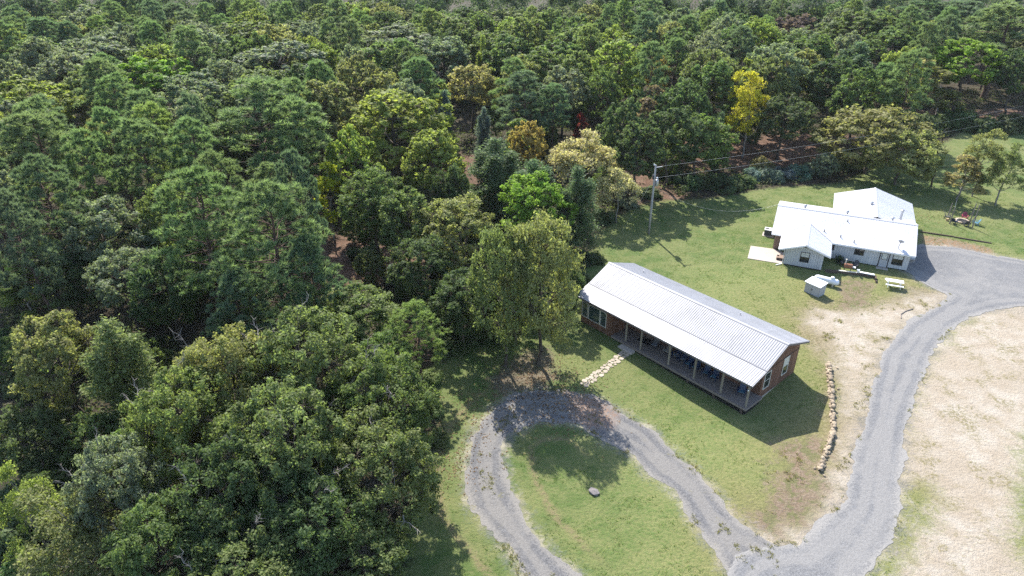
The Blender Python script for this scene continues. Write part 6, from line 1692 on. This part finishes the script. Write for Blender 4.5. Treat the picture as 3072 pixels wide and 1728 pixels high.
for a, b in (((57.6,88.9),(61.5,87.3)), ((61.45,87.2),(65.4,85.2))):
    MB().bar((*a, gz(*a)+.06), (*b, gz(*b)+.06), .17, .16).build('timber', M['tie_wood'], lg)

# ================================================================== pole and wires
up_ = empty('utility_pole', (19.29, 88.79, gz(19.29,88.79)-.1)); tag(up_, 'tall grey wooden utility pole with a transformer can on the lawn edge', 'utility pole')
TOPZ = 10.1
MB().lathe([(.17,0),(.15,4),(.125,8),(.11,TOPZ+.1),(.02,TOPZ+.14)], 10).build('shaft', M['pole_wood'], up_, smooth=True)
MB().lathe([(.22,0),(.24,.05),(.24,.80),(.20,.90),(.05,.94)], 12).build('transformer', M['steel'], up_, (.36, -.10, 7.25), smooth=True)
MB().bar((.0,-.17,3.9), (.0,-.15,8.6), .07, n=6).build('conduit', M['grey_plastic'], up_)
MB().bar((.05,0,TOPZ-.25), (.95,.15,TOPZ-.18), .09, .09).build('arm', M['grey_plastic'], up_)
ins = MB()
for k in range(3): ins.lathe([(.05,0),(.08,.05),(.05,.12),(.08,.17),(.04,.24)], 8, Matrix.Translation((-.22+.13*k, .06, TOPZ+.02-.1*k)))
ins.build('insulator', M['white_paint'], up_)
MB().box(-.30, -.14, -.10, .10, 8.2, 8.8).build('cutout', M['dark_steel'], up_)
MB().lathe([(.03,0),(.12,.03),(.14,.12),(.06,.22)], 10).build('lamp', M['white_paint'], up_, (.34, -.1, 8.3))
def cable(name, a, b, sag, r, label, cat, n=26):
    a, b = Vector(a), Vector(b); mb = MB(); prev = a
    for k in range(1, n+1):
        t = k/n; q = a.lerp(b, t); q.z -= sag*4*t*(1-t); mb.bar(prev, q, r*2, n=4); prev = q
    o = mb.build(name, M['wire'], None); return tag(o, label, cat)
P0 = Vector((19.29, 88.79, 0))
cable('power_line', P0+Vector((.95,.15,TOPZ-.2)), WIRE_A, .9, .006, 'upper power line running from the pole arm to the right', 'power line')
cable('power_line', P0+Vector((.36,-.1,8.35)), WIRE_B, .9, .006, 'lower power line leaving the pole beside the transformer', 'power line')
x, y = hw(.05, .1); cable('service_drop', P0+Vector((.15,-.1,7.0)), (x, y, HZ+hr+.02), 2.1, .008, 'sagging service cable from the pole to the house ridge', 'cable')
cable('guy_wire', P0+Vector((-.1,0,8.1)), (15.52, 89.35, gz(15.52,89.35)), .0, .010, 'thin guy wire slanting from the pole to the ground', 'guy wire', 6)

# ================================================================== stones
def rock(seed, sx, sy, sz, mat, name='stone'):
    rs = np.random.RandomState(seed); b = bmesh.new(); bmesh.ops.create_icosphere(b, subdivisions=1, radius=1)
    for v in b.verts:
        c = v.co; m_ = max(abs(c.x), abs(c.y), abs(c.z)); k = .62+.38/m_*1.0
        v.co = Vector((c.x*k*sx, c.y*k*sy, c.z*k*sz))*(1+rs.normal()*.07)
    m = bpy.data.meshes.new(name); b.to_mesh(m); b.free(); m.materials.append(mat); return m
sw = empty('stone_wall', (0,0,0)); tag(sw, 'dry stacked wall of tan field stones curving along the dirt slope', 'stone wall')
rk = [rock(40+i, .21+.05*(i % 3), .17+.03*(i % 2), .12+.02*(i % 2), M['wall_stone']) for i in range(8)]
WP = [(31.86,56.96),(31.16,54.94),(30.42,52.72),(29.63,50.68),(29.08,48.97),(28.6,47.72),(28.03,46.5),(27.44,45.63),(27.02,44.93),(26.33,43.82),(25.73,42.97),(25.22,42.09)]
rr = random.Random(12)
cum = [0.0]
for a, b in zip(WP[:-1], WP[1:]): cum.append(cum[-1]+math.dist(a, b))
def along(P, cum, s):
    for i in range(len(P)-1):
        if s <= cum[i+1] or i == len(P)-2:
            t = (s-cum[i])/(cum[i+1]-cum[i]); return P[i][0]+(P[i+1][0]-P[i][0])*t, P[i][1]+(P[i+1][1]-P[i][1])*t, math.atan2(P[i+1][1]-P[i][1], P[i+1][0]-P[i][0])
for course, (z0, off) in enumerate(((.10, .07), (.10, -.10), (.30, .0), (.46, .02))):
    s = rr.random()*.3
    while s < cum[-1]:
        if course == 3 and rr.random() < .55: s += rr.uniform(.5, .9); continue
        x, y, a = along(WP, cum, s); nx_, ny_ = -math.sin(a), math.cos(a); j = rr.uniform(-.08, .08)+off
        o = put('stone', rk[rr.randrange(8)], sw, (x+nx_*j, y+ny_*j, gz(x, y)+z0-.05+rr.uniform(-.03, .05)), (rr.uniform(-.25,.25), rr.uniform(-.25,.25), a+rr.uniform(-.5,.5)))
        k = rr.uniform(.7, 1.15); o.scale = (k*rr.uniform(.8, 1.2), k, k*rr.uniform(.75, 1.1)); s += rr.uniform(.34, .56)
for (x, y) in ((32.5,56.4),(31.2,53.0),(24.9,42.4),(25.3,41.5),(30.9,54.2)):
    o = put('stone', rk[rr.randrange(8)], sw, (x, y, gz(x, y)+.06), (0,0,rr.random()*6)); o.scale = (.6,.6,.6)

sp = empty('stone_path', (0,0,0)); tag(sp, kind='structure')
PA, PB, PC = (6.85,53.55), (11.17,58.48), (12.55,60.25)
def flag(cx, cy_, r, rz, asp):
    n = 7; pts = []
    for i in range(n):
        t = 2*math.pi*i/n+rr.uniform(-.25,.25); q = r*rr.uniform(.86, 1.10)
        pts.append((q*math.cos(t)*asp, q*math.sin(t)))
    o = MB().poly(pts, -.05, .045+rr.uniform(0,.012)).build('stone', M['path_stone'], sp, (cx, cy_, gz(cx, cy_)), (0, 0, rz))
placed = []
for tries in range(9000):
    s = rr.random()*1.28; 
    if s <= 1: bx, by = PA[0]+(PB[0]-PA[0])*s, PA[1]+(PB[1]-PA[1])*s
    else: q = (s-1)/.28; bx, by = PB[0]+(PC[0]-PB[0])*q, PB[1]+(PC[1]-PB[1])*q
    a = math.atan2(PB[1]-PA[1], PB[0]-PA[0]); off = rr.uniform(-.36, .36); x, y = bx-math.sin(a)*off, by+math.cos(a)*off
    r = rr.choice((.27,.25)) if tries < 260 else rr.choice((.23,.20,.17)) if tries < 2500 else rr.choice((.14,.11,.09))
    if all(math.dist((x,y),(p[0],p[1])) > (r+p[2])*.94 for p in placed):
        placed.append((x,y,r)); flag(x, y, r, a+rr.uniform(-.4,.4), rr.uniform(.98, 1.12))
fs = put('flat_stone', rock(71, .50, .38, .17, M['grey_stone'], 'flat_stone'), None, (6.45, 39.64, gz(6.45,39.64)+.10), (0,.05,-.6)); tag(fs, 'flat grey boulder lying on the grass inside the gravel loop', 'boulder')

# hose like root and sticks on the bare bank
def stick(name, pts, r, mat, label, cat):
    mb = MB(); 
    for a, b in zip(pts[:-1], pts[1:]): mb.bar((*a, gz(*a)+.05), (*b, gz(*b)+.05), r, n=5)
    tag(mb.build(name, mat, None), label, cat)
stick('fallen_branch', [(43.6,65.9),(44.0,66.8),(44.9,67.5),(46.0,68.0)], .09, M['weather_wood'], 'curved brown branch lying on the sandy bank below the picnic table', 'branch')


# ================================================================== the thin air between the camera and the far wood
hb = MB().box(-1830, 1830, -540, 2540, -2.6, CAM_H+2.5)
g = G('air'); pv = g.n("ShaderNodeVolumePrincipled", {"Color": (.86,.92,1.0), "Density": .00007, "Anisotropy": .0})
g.t.links.new(pv.outputs[0], g.out.inputs[1])
tag(hb.build('haze', g.m, None), kind='stuff')
